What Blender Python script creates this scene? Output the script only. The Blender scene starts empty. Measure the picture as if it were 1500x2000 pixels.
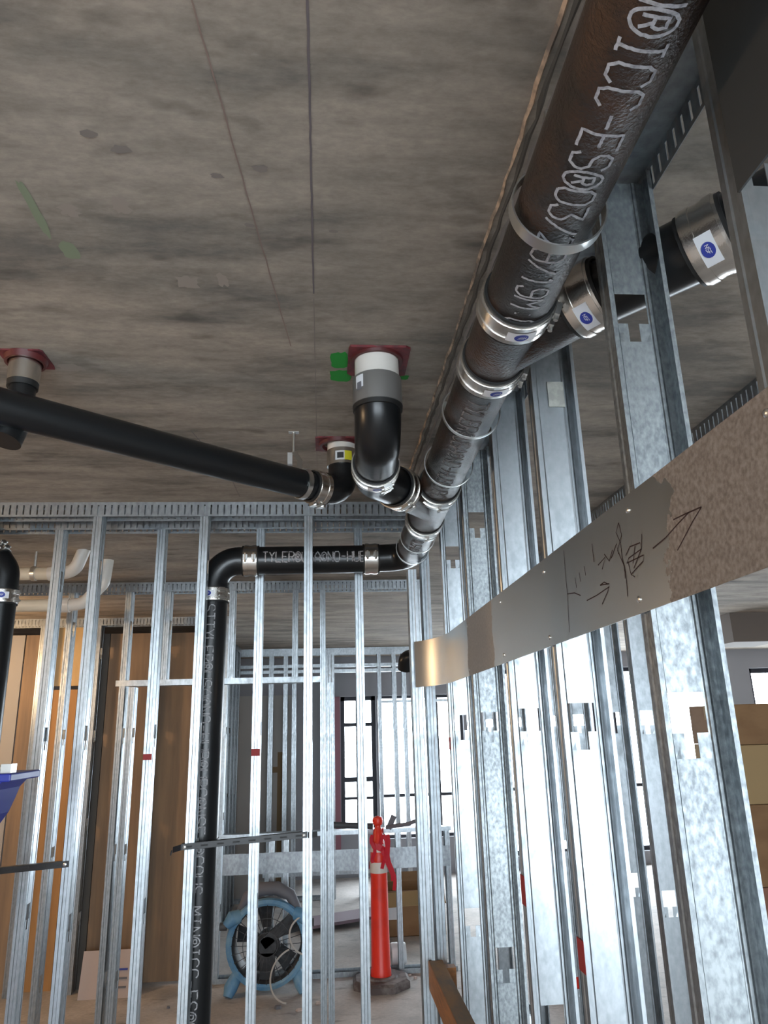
import bpy, bmesh, math, random
from mathutils import Vector, Matrix
random.seed(7)
sc = bpy.context.scene
col = sc.collection
PI = math.pi

# ---------------------------------------------------------------- camera
F_PX = 1422.2
pt, yw, rl = [math.radians(a) for a in (16.459, 4.991, -1.588)]
cF = Vector((math.sin(yw)*math.cos(pt), math.cos(yw)*math.cos(pt), math.sin(pt)))
cR0 = Vector((math.cos(yw), -math.sin(yw), 0)); cU0 = cR0.cross(cF)
cR = math.cos(rl)*cR0 + math.sin(rl)*cU0; cU = -math.sin(rl)*cR0 + math.cos(rl)*cU0
cam = bpy.data.cameras.new('camera'); camo = bpy.data.objects.new('camera', cam); col.objects.link(camo)
camo.matrix_world = Matrix(((cR.x, cU.x, -cF.x, 0), (cR.y, cU.y, -cF.y, 0), (cR.z, cU.z, -cF.z, 1.68), (0, 0, 0, 1)))
cam.sensor_fit = 'VERTICAL'; cam.sensor_height = 36; cam.lens = F_PX/2000*36
cam.clip_start = 0.02; cam.clip_end = 200
sc.camera = camo

# ---------------------------------------------------------------- sky, lamps, exposure
w = bpy.data.worlds.new('sky'); sc.world = w; w.use_nodes = True
wn = w.node_tree.nodes['Background']; wn.inputs[0].default_value = (0.80, 0.91, 1.0, 1); wn.inputs[1].default_value = 5.5
sc.view_settings.view_transform = 'Standard'; sc.view_settings.look = 'None'
sc.view_settings.exposure = 1.45; sc.view_settings.gamma = 1; sc.view_settings.use_curve_mapping = False

CEIL = 2.55
REAR_Y = -3.4            # facade behind the camera
FAR_Y = 9.5              # facade in front
LEFT_X, RIGHT_X = -4.2, 9.0
# openings: (x0, x1, z0, z1)
REAR_OPEN = [(-1.9, -0.25, 0.5, 2.48), (0.0, 1.5, 0.5, 2.48), (1.6, 3.0, 0.5, 2.48)]
FAR_OPEN = [(0.21, 0.645, 0.47, 2.06), (0.665, 1.75, 0.40, 2.06), (2.0, 3.5, 0.15, 2.35), (3.7, 5.3, 0.15, 2.35), (5.6, 7.9, 0.15, 2.3)]
def portal(x0, x1, z0, z1, y, s):
    l = bpy.data.lights.new('window_portal', 'AREA'); l.shape = 'RECTANGLE'; l.size = x1-x0; l.size_y = z1-z0
    l.cycles.is_portal = True
    o = bpy.data.objects.new('window_portal', l); col.objects.link(o)
    o.location = ((x0+x1)/2, y, (z0+z1)/2); o.rotation_euler = (s*PI/2, 0, 0)
for a in REAR_OPEN: portal(*a, REAR_Y-0.11, 1)     # area lights shine along local -Z
for a in FAR_OPEN: portal(*a, FAR_Y+0.11, -1)

# ---------------------------------------------------------------- materials
def mat(name, color=(0.5, 0.5, 0.5), rough=0.5, metal=0.0, noise=None, bump=None, emit=None, spec=None):
    m = bpy.data.materials.new(name); m.use_nodes = True
    nt = m.node_tree; b = nt.nodes['Principled BSDF']
    b.inputs['Base Color'].default_value = (*color, 1); b.inputs['Roughness'].default_value = rough; b.inputs['Metallic'].default_value = metal
    if spec is not None: b.inputs['Specular IOR Level'].default_value = spec
    if emit: b.inputs['Emission Color'].default_value = (*emit[0], 1); b.inputs['Emission Strength'].default_value = emit[1]
    tc = nt.nodes.new('ShaderNodeTexCoord')
    def ntex(scale, st=(1, 1, 1), det=4, rg=0.55):
        mp = nt.nodes.new('ShaderNodeMapping'); mp.inputs['Scale'].default_value = st
        nt.links.new(tc.outputs['Object'], mp.inputs[0])
        t = nt.nodes.new('ShaderNodeTexNoise'); t.inputs['Scale'].default_value = scale; t.inputs['Detail'].default_value = det
        t.inputs['Roughness'].default_value = rg
        nt.links.new(mp.outputs[0], t.inputs['Vector']); return t
    if noise:   # (color2, scale, stretch, lo, hi)
        c2, s, st, lo, hi = noise
        t = ntex(s, st); r = nt.nodes.new('ShaderNodeValToRGB')
        r.color_ramp.elements[0].position = lo; r.color_ramp.elements[1].position = hi
        r.color_ramp.elements[0].color = (*color, 1); r.color_ramp.elements[1].color = (*c2, 1)
        nt.links.new(t.outputs[0], r.inputs[0]); nt.links.new(r.outputs[0], b.inputs['Base Color'])
    if bump:    # (scale, strength, stretch)
        t = ntex(bump[0], bump[2] if len(bump) > 2 else (1, 1, 1), 6)
        bp = nt.nodes.new('ShaderNodeBump'); bp.inputs['Strength'].default_value = bump[1]; bp.inputs['Distance'].default_value = 0.002
        nt.links.new(t.outputs[0], bp.inputs['Height']); nt.links.new(bp.outputs[0], b.inputs['Normal'])
    return m, nt, b, ntex

def galv(name, c1, c2, r1, r2, scale=60):
    m, nt, b, ntex = mat(name, c1, r1, 1.0)
    t = ntex(scale, (1, 1, 0.6), 3); v = nt.nodes.new('ShaderNodeTexNoise')
    big = ntex(5, (1, 1, 0.5), 4)
    mx = nt.nodes.new('ShaderNodeMath'); mx.operation = 'MULTIPLY_ADD'; mx.inputs[1].default_value = 0.55
    nt.links.new(t.outputs[0], mx.inputs[0])
    m2 = nt.nodes.new('ShaderNodeMath'); m2.operation = 'MULTIPLY'; m2.inputs[1].default_value = 0.45
    nt.links.new(big.outputs[0], m2.inputs[0]); nt.links.new(m2.outputs[0], mx.inputs[2])
    nt.nodes.remove(v)
    r = nt.nodes.new('ShaderNodeValToRGB'); r.color_ramp.elements[0].position = 0.4; r.color_ramp.elements[1].position = 0.6
    r.color_ramp.elements[0].color = (*c2, 1); r.color_ramp.elements[1].color = (*c1, 1)
    nt.links.new(mx.outputs[0], r.inputs[0]); nt.links.new(r.outputs[0], b.inputs['Base Color'])
    mr = nt.nodes.new('ShaderNodeMapRange'); mr.inputs['From Min'].default_value = 0.35; mr.inputs['From Max'].default_value = 0.65
    mr.inputs['To Min'].default_value = r2; mr.inputs['To Max'].default_value = r1
    nt.links.new(mx.outputs[0], mr.inputs[0]); nt.links.new(mr.outputs[0], b.inputs['Roughness'])
    return m

M = {}
M['galv'] = galv('galvanised_steel', (0.52, 0.56, 0.59), (0.38, 0.415, 0.44), 0.30, 0.46)
M['galv_dull'] = galv('spangled_dull_steel', (0.44, 0.475, 0.49), (0.25, 0.275, 0.29), 0.40, 0.52, 130)
M['galv_track'] = galv('galvanised_track_steel', (0.40, 0.43, 0.45), (0.29, 0.31, 0.33), 0.38, 0.5)
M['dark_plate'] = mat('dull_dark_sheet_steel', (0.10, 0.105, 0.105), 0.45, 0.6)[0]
M['stainless'] = mat('stainless_band', (0.74, 0.71, 0.67), 0.24, 1.0, bump=(300, 0.15))[0]
M['zinc'] = mat('zinc_plated_steel', (0.80, 0.80, 0.78), 0.3, 1.0)[0]
M['iron'] = mat('black_cast_iron', (0.014, 0.011, 0.010), 0.26, 0.0, noise=((0.060, 0.028, 0.015), 9, (1, 1, 1), 0.42, 0.68), bump=(210, 1.3))[0]  # brown patches in the colour stand in for warm glints on the iron
M['iron_smooth'] = mat('smooth_black_pipe', (0.008, 0.009, 0.010), 0.30, 0.0, bump=(60, 0.12))[0]
M['rubber'] = mat('black_rubber', (0.012, 0.012, 0.012), 0.6)[0]
M['ink'] = mat('white_pipe_ink', (0.50, 0.51, 0.55), 0.7, noise=((0.24, 0.24, 0.27), 160, (1, 1, 1), 0.45, 0.7))[0]
M['faint_ink'] = mat('faint_pipe_ink', (0.26, 0.25, 0.26), 0.7, noise=((0.06, 0.055, 0.055), 120, (1, 1, 1), 0.45, 0.65))[0]
M['mid_ink'] = mat('greyish_pipe_ink', (0.42, 0.41, 0.42), 0.7, noise=((0.13, 0.125, 0.13), 120, (1, 1, 1), 0.45, 0.65))[0]
M['marker'] = mat('brown_marker_ink', (0.045, 0.022, 0.022), 0.6)[0]
M['gray_band'] = mat('grey_coupling_sleeve', (0.30, 0.29, 0.28), 0.42, 0.55)[0]
M['pvc'] = mat('white_plastic_pipe', (0.78, 0.74, 0.68), 0.35)[0]
M['pvc_cream'] = mat('cream_plastic_pipe', (0.76, 0.68, 0.54), 0.4)[0]
M['red'] = mat('red_firestop', (0.20, 0.03, 0.035), 0.6, noise=((0.10, 0.018, 0.024), 30, (1, 1, 1), 0.4, 0.6))[0]
M['dark_red'] = mat('dark_red_putty', (0.09, 0.012, 0.012), 0.5)[0]
M['green'] = mat('green_spray_paint', (0.02, 0.30, 0.04), 0.8)[0]
M['green_faint'] = mat('faded_green_paint', (0.26, 0.30, 0.20), 0.9)[0]
M['label'] = mat('white_label', (0.80, 0.81, 0.84), 0.4)[0]
M['label_blue'] = mat('blue_label_ink', (0.03, 0.05, 0.33), 0.5)[0]
M['label_dark'] = mat('black_label_ink', (0.03, 0.03, 0.035), 0.5)[0]
M['yellow'] = mat('yellow_label', (0.75, 0.68, 0.03), 0.5)[0]
M['faded_sticker'] = mat('faded_sticker', (0.42, 0.42, 0.38), 0.6, noise=((0.30, 0.30, 0.27), 60, (1, 1, 1), 0.4, 0.6))[0]
M['red_paint'] = mat('red_spray_mark', (0.33, 0.03, 0.03), 0.7)[0]
M['black_steel'] = mat('black_painted_steel', (0.012, 0.012, 0.013), 0.4)[0]
M['wood'] = mat('pine_rail', (0.42, 0.17, 0.05), 0.6, noise=((0.26, 0.12, 0.045), 14, (6, 0.6, 6), 0.35, 0.65))[0]
M['wood_dirty'] = mat('dusty_wood', (0.20, 0.15, 0.105), 0.8, noise=((0.30, 0.18, 0.09), 20, (1, 0.4, 1), 0.4, 0.6))[0]
M['orange'] = mat('orange_plastic', (0.85, 0.035, 0.014), 0.35, noise=((0.62, 0.03, 0.015), 6, (1, 1, 1), 0.5, 0.75))[0]
M['pink'] = mat('red_flagging_tape', (0.62, 0.01, 0.025), 0.35)[0]
M['reflect'] = mat('white_reflective_band', (0.72, 0.66, 0.60), 0.4)[0]
M['base_rubber'] = mat('brown_black_base_rubber', (0.10, 0.075, 0.07), 0.8, noise=((0.2, 0.17, 0.16), 12, (1, 1, 1), 0.45, 0.6))[0]
M['fan_blue'] = mat('light_blue_plastic', (0.10, 0.27, 0.47), 0.4, noise=((0.22, 0.38, 0.50), 8, (1, 1, 1), 0.4, 0.65))[0]
M['fan_dark'] = mat('dark_grey_plastic', (0.035, 0.037, 0.042), 0.5, noise=((0.10, 0.10, 0.105), 10, (1, 1, 1), 0.45, 0.7))[0]
M['fan_mid'] = mat('dusty_grey_plastic', (0.16, 0.16, 0.18), 0.6)[0]
M['cord'] = mat('pale_cord', (0.55, 0.53, 0.50), 0.5)[0]
M['card'] = mat('brown_cardboard', (0.30, 0.17, 0.08), 0.8, noise=((0.24, 0.13, 0.06), 3, (1, 1, 2), 0.4, 0.6))[0]
M['card_pale'] = mat('yellowish_cardboard', (0.40, 0.27, 0.13), 0.8)[0]
M['card_red'] = mat('reddish_cardboard', (0.30, 0.14, 0.09), 0.8)[0]
M['card_pink'] = mat('pale_pinkish_board', (0.58, 0.47, 0.42), 0.8)[0]
M['blue'] = mat('deep_blue_plastic', (0.015, 0.03, 0.30), 0.4)[0]
M['white_plastic'] = mat('white_plastic', (0.8, 0.82, 0.85), 0.4)[0]
M['frame_dark'] = mat('dark_window_frame', (0.02, 0.02, 0.03), 0.5)[0]
M['frame_red'] = mat('reddish_window_trim', (0.30, 0.12, 0.15), 0.5)[0]
M['wall_paint'] = mat('grey_facade', (0.30, 0.30, 0.32), 0.9)[0]
M['board_grey'] = mat('grey_wallboard', (0.40, 0.37, 0.34), 0.9)[0]
M['tape_brown'] = mat('brown_joint_tape', (0.22, 0.14, 0.07), 0.8)[0]
M['ply_brown'] = mat('stained_plywood', (0.34, 0.22, 0.13), 0.7, noise=((0.22, 0.15, 0.10), 4, (4, 1, 0.35), 0.35, 0.65))[0]
M['ply_dark'] = mat('dark_sheathing', (0.10, 0.09, 0.08), 0.8)[0]
M['ply_orange'] = mat('orange_plywood', (0.52, 0.26, 0.09), 0.65, noise=((0.40, 0.20, 0.07), 5, (3, 1, 0.4), 0.35, 0.65))[0]
M['ply_pale'] = mat('pale_yellow_plywood', (0.72, 0.50, 0.25), 0.65, noise=((0.60, 0.38, 0.16), 4, (2, 1, 0.6), 0.4, 0.7))[0]
M['soffit'] = mat('brown_grey_duct', (0.16, 0.13, 0.11), 0.7)[0]
M['outside'] = mat('outside_ground', (0.75, 0.75, 0.75), 0.9)[0]
M['bulb'] = mat('lamp_glass', (1, 0.8, 0.5), 0.4, emit=((1.0, 0.62, 0.28), 30))[0]

def concrete(name, a, b_, c, st, rough=0.9, scale=3.0):
    m, nt, b, ntex = mat(name, a, rough, bump=(14, 0.35, st))
    t1 = ntex(scale, st, 8, 0.62); r = nt.nodes.new('ShaderNodeValToRGB')
    r.color_ramp.elements[0].position = 0.38; r.color_ramp.elements[0].color = (*c, 1)
    r.color_ramp.elements[1].position = 0.64; r.color_ramp.elements[1].color = (*b_, 1)
    e = r.color_ramp.elements.new(0.5); e.color = (*a, 1)
    nt.links.new(t1.outputs[0], r.inputs[0])
    # speckles / aggregate marks
    t2 = ntex(11, (0.55, 1.3, 1), 3, 0.5); r2 = nt.nodes.new('ShaderNodeValToRGB')
    r2.color_ramp.elements[0].position = 0.27; r2.color_ramp.elements[0].color = (0.62, 0.62, 0.62, 1)
    r2.color_ramp.elements[1].position = 0.40; r2.color_ramp.elements[1].color = (1, 1, 1, 1)
    nt.links.new(t2.outputs[0], r2.inputs[0])
    t3 = ntex(70, (0.5, 1.0, 1), 5, 0.7); r3 = nt.nodes.new('ShaderNodeValToRGB')
    r3.color_ramp.elements[0].position = 0.35; r3.color_ramp.elements[0].color = (0.85, 0.85, 0.85, 1)
    r3.color_ramp.elements[1].position = 0.65; r3.color_ramp.elements[1].color = (1.1, 1.1, 1.1, 1)
    nt.links.new(t3.outputs[0], r3.inputs[0])
    m1 = nt.nodes.new('ShaderNodeMix'); m1.data_type = 'RGBA'; m1.blend_type = 'MULTIPLY'; m1.inputs[0].default_value = 1
    nt.links.new(r.outputs[0], m1.inputs[6]); nt.links.new(r2.outputs[0], m1.inputs[7])
    m2 = nt.nodes.new('ShaderNodeMix'); m2.data_type = 'RGBA'; m2.blend_type = 'MULTIPLY'; m2.inputs[0].default_value = 1
    nt.links.new(m1.outputs[2], m2.inputs[6]); nt.links.new(r3.outputs[0], m2.inputs[7])
    nt.links.new(m2.outputs[2], b.inputs['Base Color'])
    return m
M['ceiling'] = concrete('concrete_ceiling', (0.325, 0.28, 0.235), (0.425, 0.365, 0.305), (0.205, 0.185, 0.162), (0.7, 2.6, 1))
M['floor'] = concrete('concrete_floor', (0.50, 0.46, 0.43), (0.62, 0.57, 0.54), (0.38, 0.36, 0.35), (1, 1, 1), 0.75, 1.6)

# strap: galvanised sheet with dried concrete dust and a painted concrete reflection on parts of it
def strap_mat():
    m, nt, b, ntex = mat('dusty_strap_painted_reflection', (0.60, 0.60, 0.58), 0.33, 1.0)
    tc = nt.nodes.new('ShaderNodeTexCoord'); sx = nt.nodes.new('ShaderNodeSeparateXYZ'); nt.links.new(tc.outputs['Object'], sx.inputs[0])
    t = ntex(9, (1, 1, 1), 6, 0.6)
    # dust where  Y < 1.02 (near end); a painted reflection of concrete in a patch near Y 2.0..2.3, edge broken by noise
    def band(y0, y1, amp):
        a = nt.nodes.new('ShaderNodeMath'); a.operation = 'MULTIPLY_ADD'; a.inputs[1].default_value = amp; a.inputs[2].default_value = -amp/2
        nt.links.new(t.outputs[0], a.inputs[0])
        s = nt.nodes.new('ShaderNodeMath'); s.operation = 'ADD'; nt.links.new(a.outputs[0], s.inputs[0]); nt.links.new(sx.outputs[1], s.inputs[1])
        g = nt.nodes.new('ShaderNodeMath'); g.operation = 'GREATER_THAN'; g.inputs[1].default_value = y0; nt.links.new(s.outputs[0], g.inputs[0])
        l = nt.nodes.new('ShaderNodeMath'); l.operation = 'LESS_THAN'; l.inputs[1].default_value = y1; nt.links.new(s.outputs[0], l.inputs[0])
        mu = nt.nodes.new('ShaderNodeMath'); mu.operation = 'MULTIPLY'; nt.links.new(g.outputs[0], mu.inputs[0]); nt.links.new(l.outputs[0], mu.inputs[1])
        return mu
    b1 = band(-3, -0.62, 0.55); b2 = band(0.34, 0.68, 0.10)
    ad = nt.nodes.new('ShaderNodeMath'); ad.operation = 'MAXIMUM'; nt.links.new(b1.outputs[0], ad.inputs[0])
    h = nt.nodes.new('ShaderNodeMath'); h.operation = 'MULTIPLY'; h.inputs[1].default_value = 0.55; nt.links.new(b2.outputs[0], h.inputs[0]); nt.links.new(h.outputs[0], ad.inputs[1])
    fine = ntex(160, (1, 1, 1), 3); rr = nt.nodes.new('ShaderNodeValToRGB')
    rr.color_ramp.elements[0].position = 0.3; rr.color_ramp.elements[0].color = (0.20, 0.165, 0.14, 1)
    rr.color_ramp.elements[1].position = 0.7; rr.color_ramp.elements[1].color = (0.36, 0.31, 0.27, 1); nt.links.new(fine.outputs[0], rr.inputs[0])
    mx = nt.nodes.new('ShaderNodeMix'); mx.data_type = 'RGBA'; mx.inputs[6].default_value = (0.60, 0.60, 0.58, 1)
    nt.links.new(ad.outputs[0], mx.inputs[0]); nt.links.new(rr.outputs[0], mx.inputs[7]); nt.links.new(mx.outputs[2], b.inputs['Base Color'])
    me = nt.nodes.new('ShaderNodeMapRange'); me.inputs['To Min'].default_value = 1; me.inputs['To Max'].default_value = 0.1
    nt.links.new(ad.outputs[0], me.inputs[0]); nt.links.new(me.outputs[0], b.inputs['Metallic'])
    ro = nt.nodes.new('ShaderNodeMapRange'); ro.inputs['To Min'].default_value = 0.32; ro.inputs['To Max'].default_value = 0.85
    nt.links.new(ad.outputs[0], ro.inputs[0]); nt.links.new(ro.outputs[0], b.inputs['Roughness'])
    return m
M['strap'] = strap_mat()

# ---------------------------------------------------------------- mesh helpers
V = Vector
class MB:
    def __init__(s): s.v = []; s.f = []; s.smooth = []
    def add(s, vs, fs, sm=False):
        n = len(s.v); s.v += [tuple(p) for p in vs]; s.f += [tuple(i+n for i in f) for f in fs]; s.smooth += [sm]*len(fs); return s
    def box(s, a, b):
        x0, y0, z0 = a; x1, y1, z1 = b
        vs = [(x0, y0, z0), (x1, y0, z0), (x1, y1, z0), (x0, y1, z0), (x0, y0, z1), (x1, y0, z1), (x1, y1, z1), (x0, y1, z1)]
        return s.add(vs, [(3, 2, 1, 0), (4, 5, 6, 7), (0, 1, 5, 4), (1, 2, 6, 5), (2, 3, 7, 6), (3, 0, 4, 7)])
    def obox(s, c, ax, ay, az, hx, hy, hz):
        c = V(c); ax, ay, az = V(ax).normalized()*hx, V(ay).normalized()*hy, V(az).normalized()*hz
        vs = [c+i*ax+j*ay+k*az for k in (-1, 1) for i, j in ((-1, -1), (1, -1), (1, 1), (-1, 1))]
        return s.add(vs, [(3, 2, 1, 0), (4, 5, 6, 7), (0, 1, 5, 4), (1, 2, 6, 5), (2, 3, 7, 6), (3, 0, 4, 7)])
    def sweep(s, path, rad, n=28, caps=True, inner=None):
        """tube along path (list of points); rad = number or list."""
        path = [V(p) for p in path]; m = len(path)
        if not isinstance(rad, (list, tuple)): rad = [rad]*m
        tang = []
        for i in range(m):
            a = path[max(i-1, 0)]; b = path[min(i+1, m-1)]
            tang.append((b-a).normalized())
        t0 = tang[0]; ref = V((0, 0, 1)) if abs(t0.z) < 0.9 else V((1, 0, 0))
        nrm = (ref-t0*ref.dot(t0)).normalized()
        vs = []
        for i in range(m):
            if i: nrm = (nrm-tang[i]*nrm.dot(tang[i])).normalized()
            bn = tang[i].cross(nrm)
            for k in range(n):
                a = 2*PI*k/n; vs.append(path[i]+rad[i]*(math.cos(a)*nrm+math.sin(a)*bn))
        fs = [(i*n+k, i*n+(k+1) % n, (i+1)*n+(k+1) % n, (i+1)*n+k) for i in range(m-1) for k in range(n)]
        s.add(vs, fs, True)
        if caps:
            s.f.append(tuple(range(len(s.v)-m*n+n-1, len(s.v)-m*n-1, -1))); s.smooth.append(False)
            s.f.append(tuple(range(len(s.v)-n, len(s.v)))); s.smooth.append(False)
        return s
    def lathe(s, c, d, prof, n=32, close=False):
        """prof = [(along, radius)] around axis through c, direction d."""
        c = V(c); d = V(d).normalized(); ref = V((0, 0, 1)) if abs(d.z) < 0.9 else V((1, 0, 0))
        a = (ref-d*ref.dot(d)).normalized(); b = d.cross(a)
        vs = []
        for t, r in prof:
            for k in range(n):
                q = 2*PI*k/n; vs.append(c+d*t+r*(math.cos(q)*a+math.sin(q)*b))
        m = len(prof)
        fs = [(i*n+k, i*n+(k+1) % n, (i+1)*n+(k+1) % n, (i+1)*n+k) for i in range(m-1) for k in range(n)]
        if close: fs += [((m-1)*n+k, (m-1)*n+(k+1) % n, (k+1) % n, k) for k in range(n)]
        return s.add(vs, fs, True)
    def ribbon(s, pts, w, nrm):
        """flat strip of width w through 3D pts; nrm(p index)->normal"""
        pts = [V(p) for p in pts]; vs = []
        for i, p in enumerate(pts):
            t = (pts[min(i+1, len(pts)-1)]-pts[max(i-1, 0)])
            if t.length < 1e-9: t = V((1, 0, 0))
            sd = t.normalized().cross(nrm[i] if isinstance(nrm, list) else V(nrm)).normalized()*(w/2)
            vs += [p-sd, p+sd]
        return s.add(vs, [(2*i, 2*i+1, 2*i+3, 2*i+2) for i in range(len(pts)-1)])
    def mesh(s, name):
        me = bpy.data.meshes.new(name); me.from_pydata(s.v, [], s.f); me.update()
        me.polygons.foreach_set('use_smooth', s.smooth)
        if any(s.smooth):
            try: me.set_sharp_from_angle(angle=math.radians(38))
            except Exception: pass
        return me

def link(name, me, m, parent=None, loc=None):
    if m and not me.materials: me.materials.append(M[m])
    o = bpy.data.objects.new(name, me); col.objects.link(o)
    if parent: o.parent = parent
    if loc is not None: o.location = loc
    return o
def shift(mb, off): mb.v = [(x-off[0], y-off[1], z-off[2]) for x, y, z in mb.v]; return mb
def wloc(o):
    l = V(o.location)
    while o.parent: o = o.parent; l += V(o.location)
    return l
def part(name, mb, m, parent, label=None, bevel=0):
    """mesh given in world coordinates, hung under parent"""
    o = link(name, shift(mb, wloc(parent)).mesh(name), m, parent)
    if label: o['label'] = label
    if bevel: bev(o, bevel)
    return o
def bev(o, wd, seg=2):
    b = o.modifiers.new('bevel', 'BEVEL'); b.width = wd; b.segments = seg; b.limit_method = 'ANGLE'
def thing(name, loc, label, cat, group=None):
    o = bpy.data.objects.new(name, None); col.objects.link(o); o.location = loc; o.empty_display_size = 0.05
    o['label'] = label; o['category'] = cat
    if group: o['group'] = group
    return o
def single(name, mb, m, loc, label, cat, group=None, bevel=0):
    o = link(name, shift(mb, loc).mesh(name), m, None, loc)
    o['label'] = label; o['category'] = cat
    if group: o['group'] = group
    if bevel: bev(o, bevel)
    return o
def struct(name, mb=None, m=None, loc=(0, 0, 0)):
    o = link(name, shift(mb, loc).mesh(name), m, None, loc) if mb else bpy.data.objects.new(name, None)
    if not mb: col.objects.link(o); o.location = loc; o.empty_display_size = 0.05
    o['kind'] = 'structure'; return o
def arc(c, a, b, r, t0, t1, n=14):
    c, a, b = V(c), V(a).normalized(), V(b).normalized()
    return [c+r*(math.cos(t0+(t1-t0)*i/n)*a+math.sin(t0+(t1-t0)*i/n)*b) for i in range(n+1)]
def fillet(pts, r, n=12):
    """polyline with rounded corners"""
    pts = [V(p) for p in pts]; out = [pts[0]]
    for i in range(1, len(pts)-1):
        p = pts[i]; a = (pts[i-1]-p).normalized(); b = (pts[i+1]-p).normalized()
        ang = a.angle(b); rr = r[i-1] if isinstance(r, (list, tuple)) else r
        L = rr/math.tan(ang/2); A = p+a*L; c = p+(a+b).normalized()*(rr/math.sin(ang/2))
        u = (A-c).normalized(); vv = (p+b*L-c).normalized(); tot = u.angle(vv); w_ = (vv-u*vv.dot(u)).normalized()
        out += [c+rr*(math.cos(tot*k/n)*u+math.sin(tot*k/n)*w_) for k in range(n+1)]
    out.append(pts[-1]); return out

# ---------------------------------------------------------------- lettering: small ink-jet style stroke font (grid 4 x 6)
def circ(cx, cy, rx, ry, a0=0, a1=360, n=14): return [(cx+rx*math.cos(math.radians(a0+(a1-a0)*i/n)), cy+ry*math.sin(math.radians(a0+(a1-a0)*i/n))) for i in range(n+1)]
G = {
 'A': [[(0, 0), (0, 3.5), (2, 6), (4, 3.5), (4, 0)], [(0, 2.4), (4, 2.4)]],
 'B': [[(0, 0), (0, 6), (3, 6), (4, 5), (3, 3.2), (0, 3.2)], [(3, 3.2), (4, 2), (3.4, 0), (0, 0)]],
 'C': [[(4, 5), (3, 6), (1, 6), (0, 5), (0, 1), (1, 0), (3, 0), (4, 1)]],
 'D': [[(0, 0), (0, 6), (2.8, 6), (4, 4.6), (4, 1.4), (2.8, 0), (0, 0)]],
 'E': [[(4, 6), (0, 6), (0, 0), (4, 0)], [(0, 3.1), (3, 3.1)]],
 'F': [[(4, 6), (0, 6), (0, 0)], [(0, 3.1), (3, 3.1)]],
 'H': [[(0, 0), (0, 6)], [(4, 0), (4, 6)], [(0, 3), (4, 3)]],
 'I': [[(2, 0), (2, 6)], [(0.7, 6), (3.3, 6)], [(0.7, 0), (3.3, 0)]],
 'L': [[(0, 6), (0, 0), (4, 0)]],
 'M': [[(0, 0), (0, 6), (2, 3), (4, 6), (4, 0)]],
 'N': [[(0, 0), (0, 6), (4, 0), (4, 6)]],
 'O': [[(1, 0), (0, 1), (0, 5), (1, 6), (3, 6), (4, 5), (4, 1), (3, 0), (1, 0)]],
 'P': [[(0, 0), (0, 6), (3, 6), (4, 5), (4, 4), (3, 3), (0, 3)]],
 'R': [[(0, 0), (0, 6), (3, 6), (4, 5), (4, 4), (3, 3), (0, 3)], [(2, 3), (4, 0)]],
 'S': [[(4, 5), (3, 6), (1, 6), (0, 5), (0, 4), (1, 3.1), (3, 2.9), (4, 2), (4, 1), (3, 0), (1, 0), (0, 1)]],
 'T': [[(2, 0), (2, 6)], [(0, 6), (4, 6)]],
 'U': [[(0, 6), (0, 1), (1, 0), (3, 0), (4, 1), (4, 6)]],
 'Y': [[(0, 6), (2, 3.3), (4, 6)], [(2, 3.3), (2, 0)]],
 '0': [[(1, 0), (0, 1), (0, 5), (1, 6), (3, 6), (4, 5), (4, 1), (3, 0), (1, 0)]],
 '1': [[(1, 5), (2, 6), (2, 0)]],
 '2': [[(0, 5), (1, 6), (3, 6), (4, 5), (4, 4), (0, 0), (4, 0)]],
 '3': [[(0, 6), (4, 6), (2, 3.6), (4, 2.4), (4, 1), (3, 0), (1, 0), (0, 1)]],
 '5': [[(4, 6), (0, 6), (0, 3.4), (3, 3.4), (4, 2.4), (4, 1), (3, 0), (0, 0)]],
 '8': [[(1, 3.1), (0, 4), (0, 5), (1, 6), (3, 6), (4, 5), (4, 4), (3, 3.1), (1, 3.1), (0, 2.1), (0, 1), (1, 0), (3, 0), (4, 1), (4, 2.1), (3, 3.1)]],
 '9': [[(0, 1), (1, 0), (3, 0), (4, 1), (4, 5), (3, 6), (1, 6), (0, 5), (0, 4), (1, 3), (4, 3)]],
 '-': [[(0.4, 3), (3.6, 3)]], '/': [[(0, 0), (4, 6)]], ':': [[(2, 4.2), (2, 4.6)], [(2, 1.4), (2, 1.8)]],
 '@': [circ(2, 3, 2.4, 3), [(1, 1.4), (1, 4.6), (2.6, 4.6), (3, 3.8), (2.6, 3), (1, 3)], [(2, 3), (3.1, 1.4)]],
 '&': [circ(2, 3, 2.2, 2.6), circ(2, 3, 1.0, 1.2, 50, 310), [(2, 5.6), (2, 6)]],
 ' ': [],
}
def text_strokes(txt, h, adv=5.4, wscale=1.0):
    k = h/6.0; out = []; x = 0.0
    for ch in txt:
        for st in G[ch]: out.append([((x+p[0]*wscale)*k, p[1]*k-h/2) for p in st])
        x += adv*wscale
    return out, x*k
def resample(st, step):
    out = []
    for i in range(len(st)-1):
        (x0, y0), (x1, y1) = st[i], st[i+1]; L = math.hypot(x1-x0, y1-y0); n = max(1, int(L/step))
        out += [(x0+(x1-x0)*j/n, y0+(y1-y0)*j/n) for j in range(n)]
    out.append(st[-1]); return out
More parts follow.
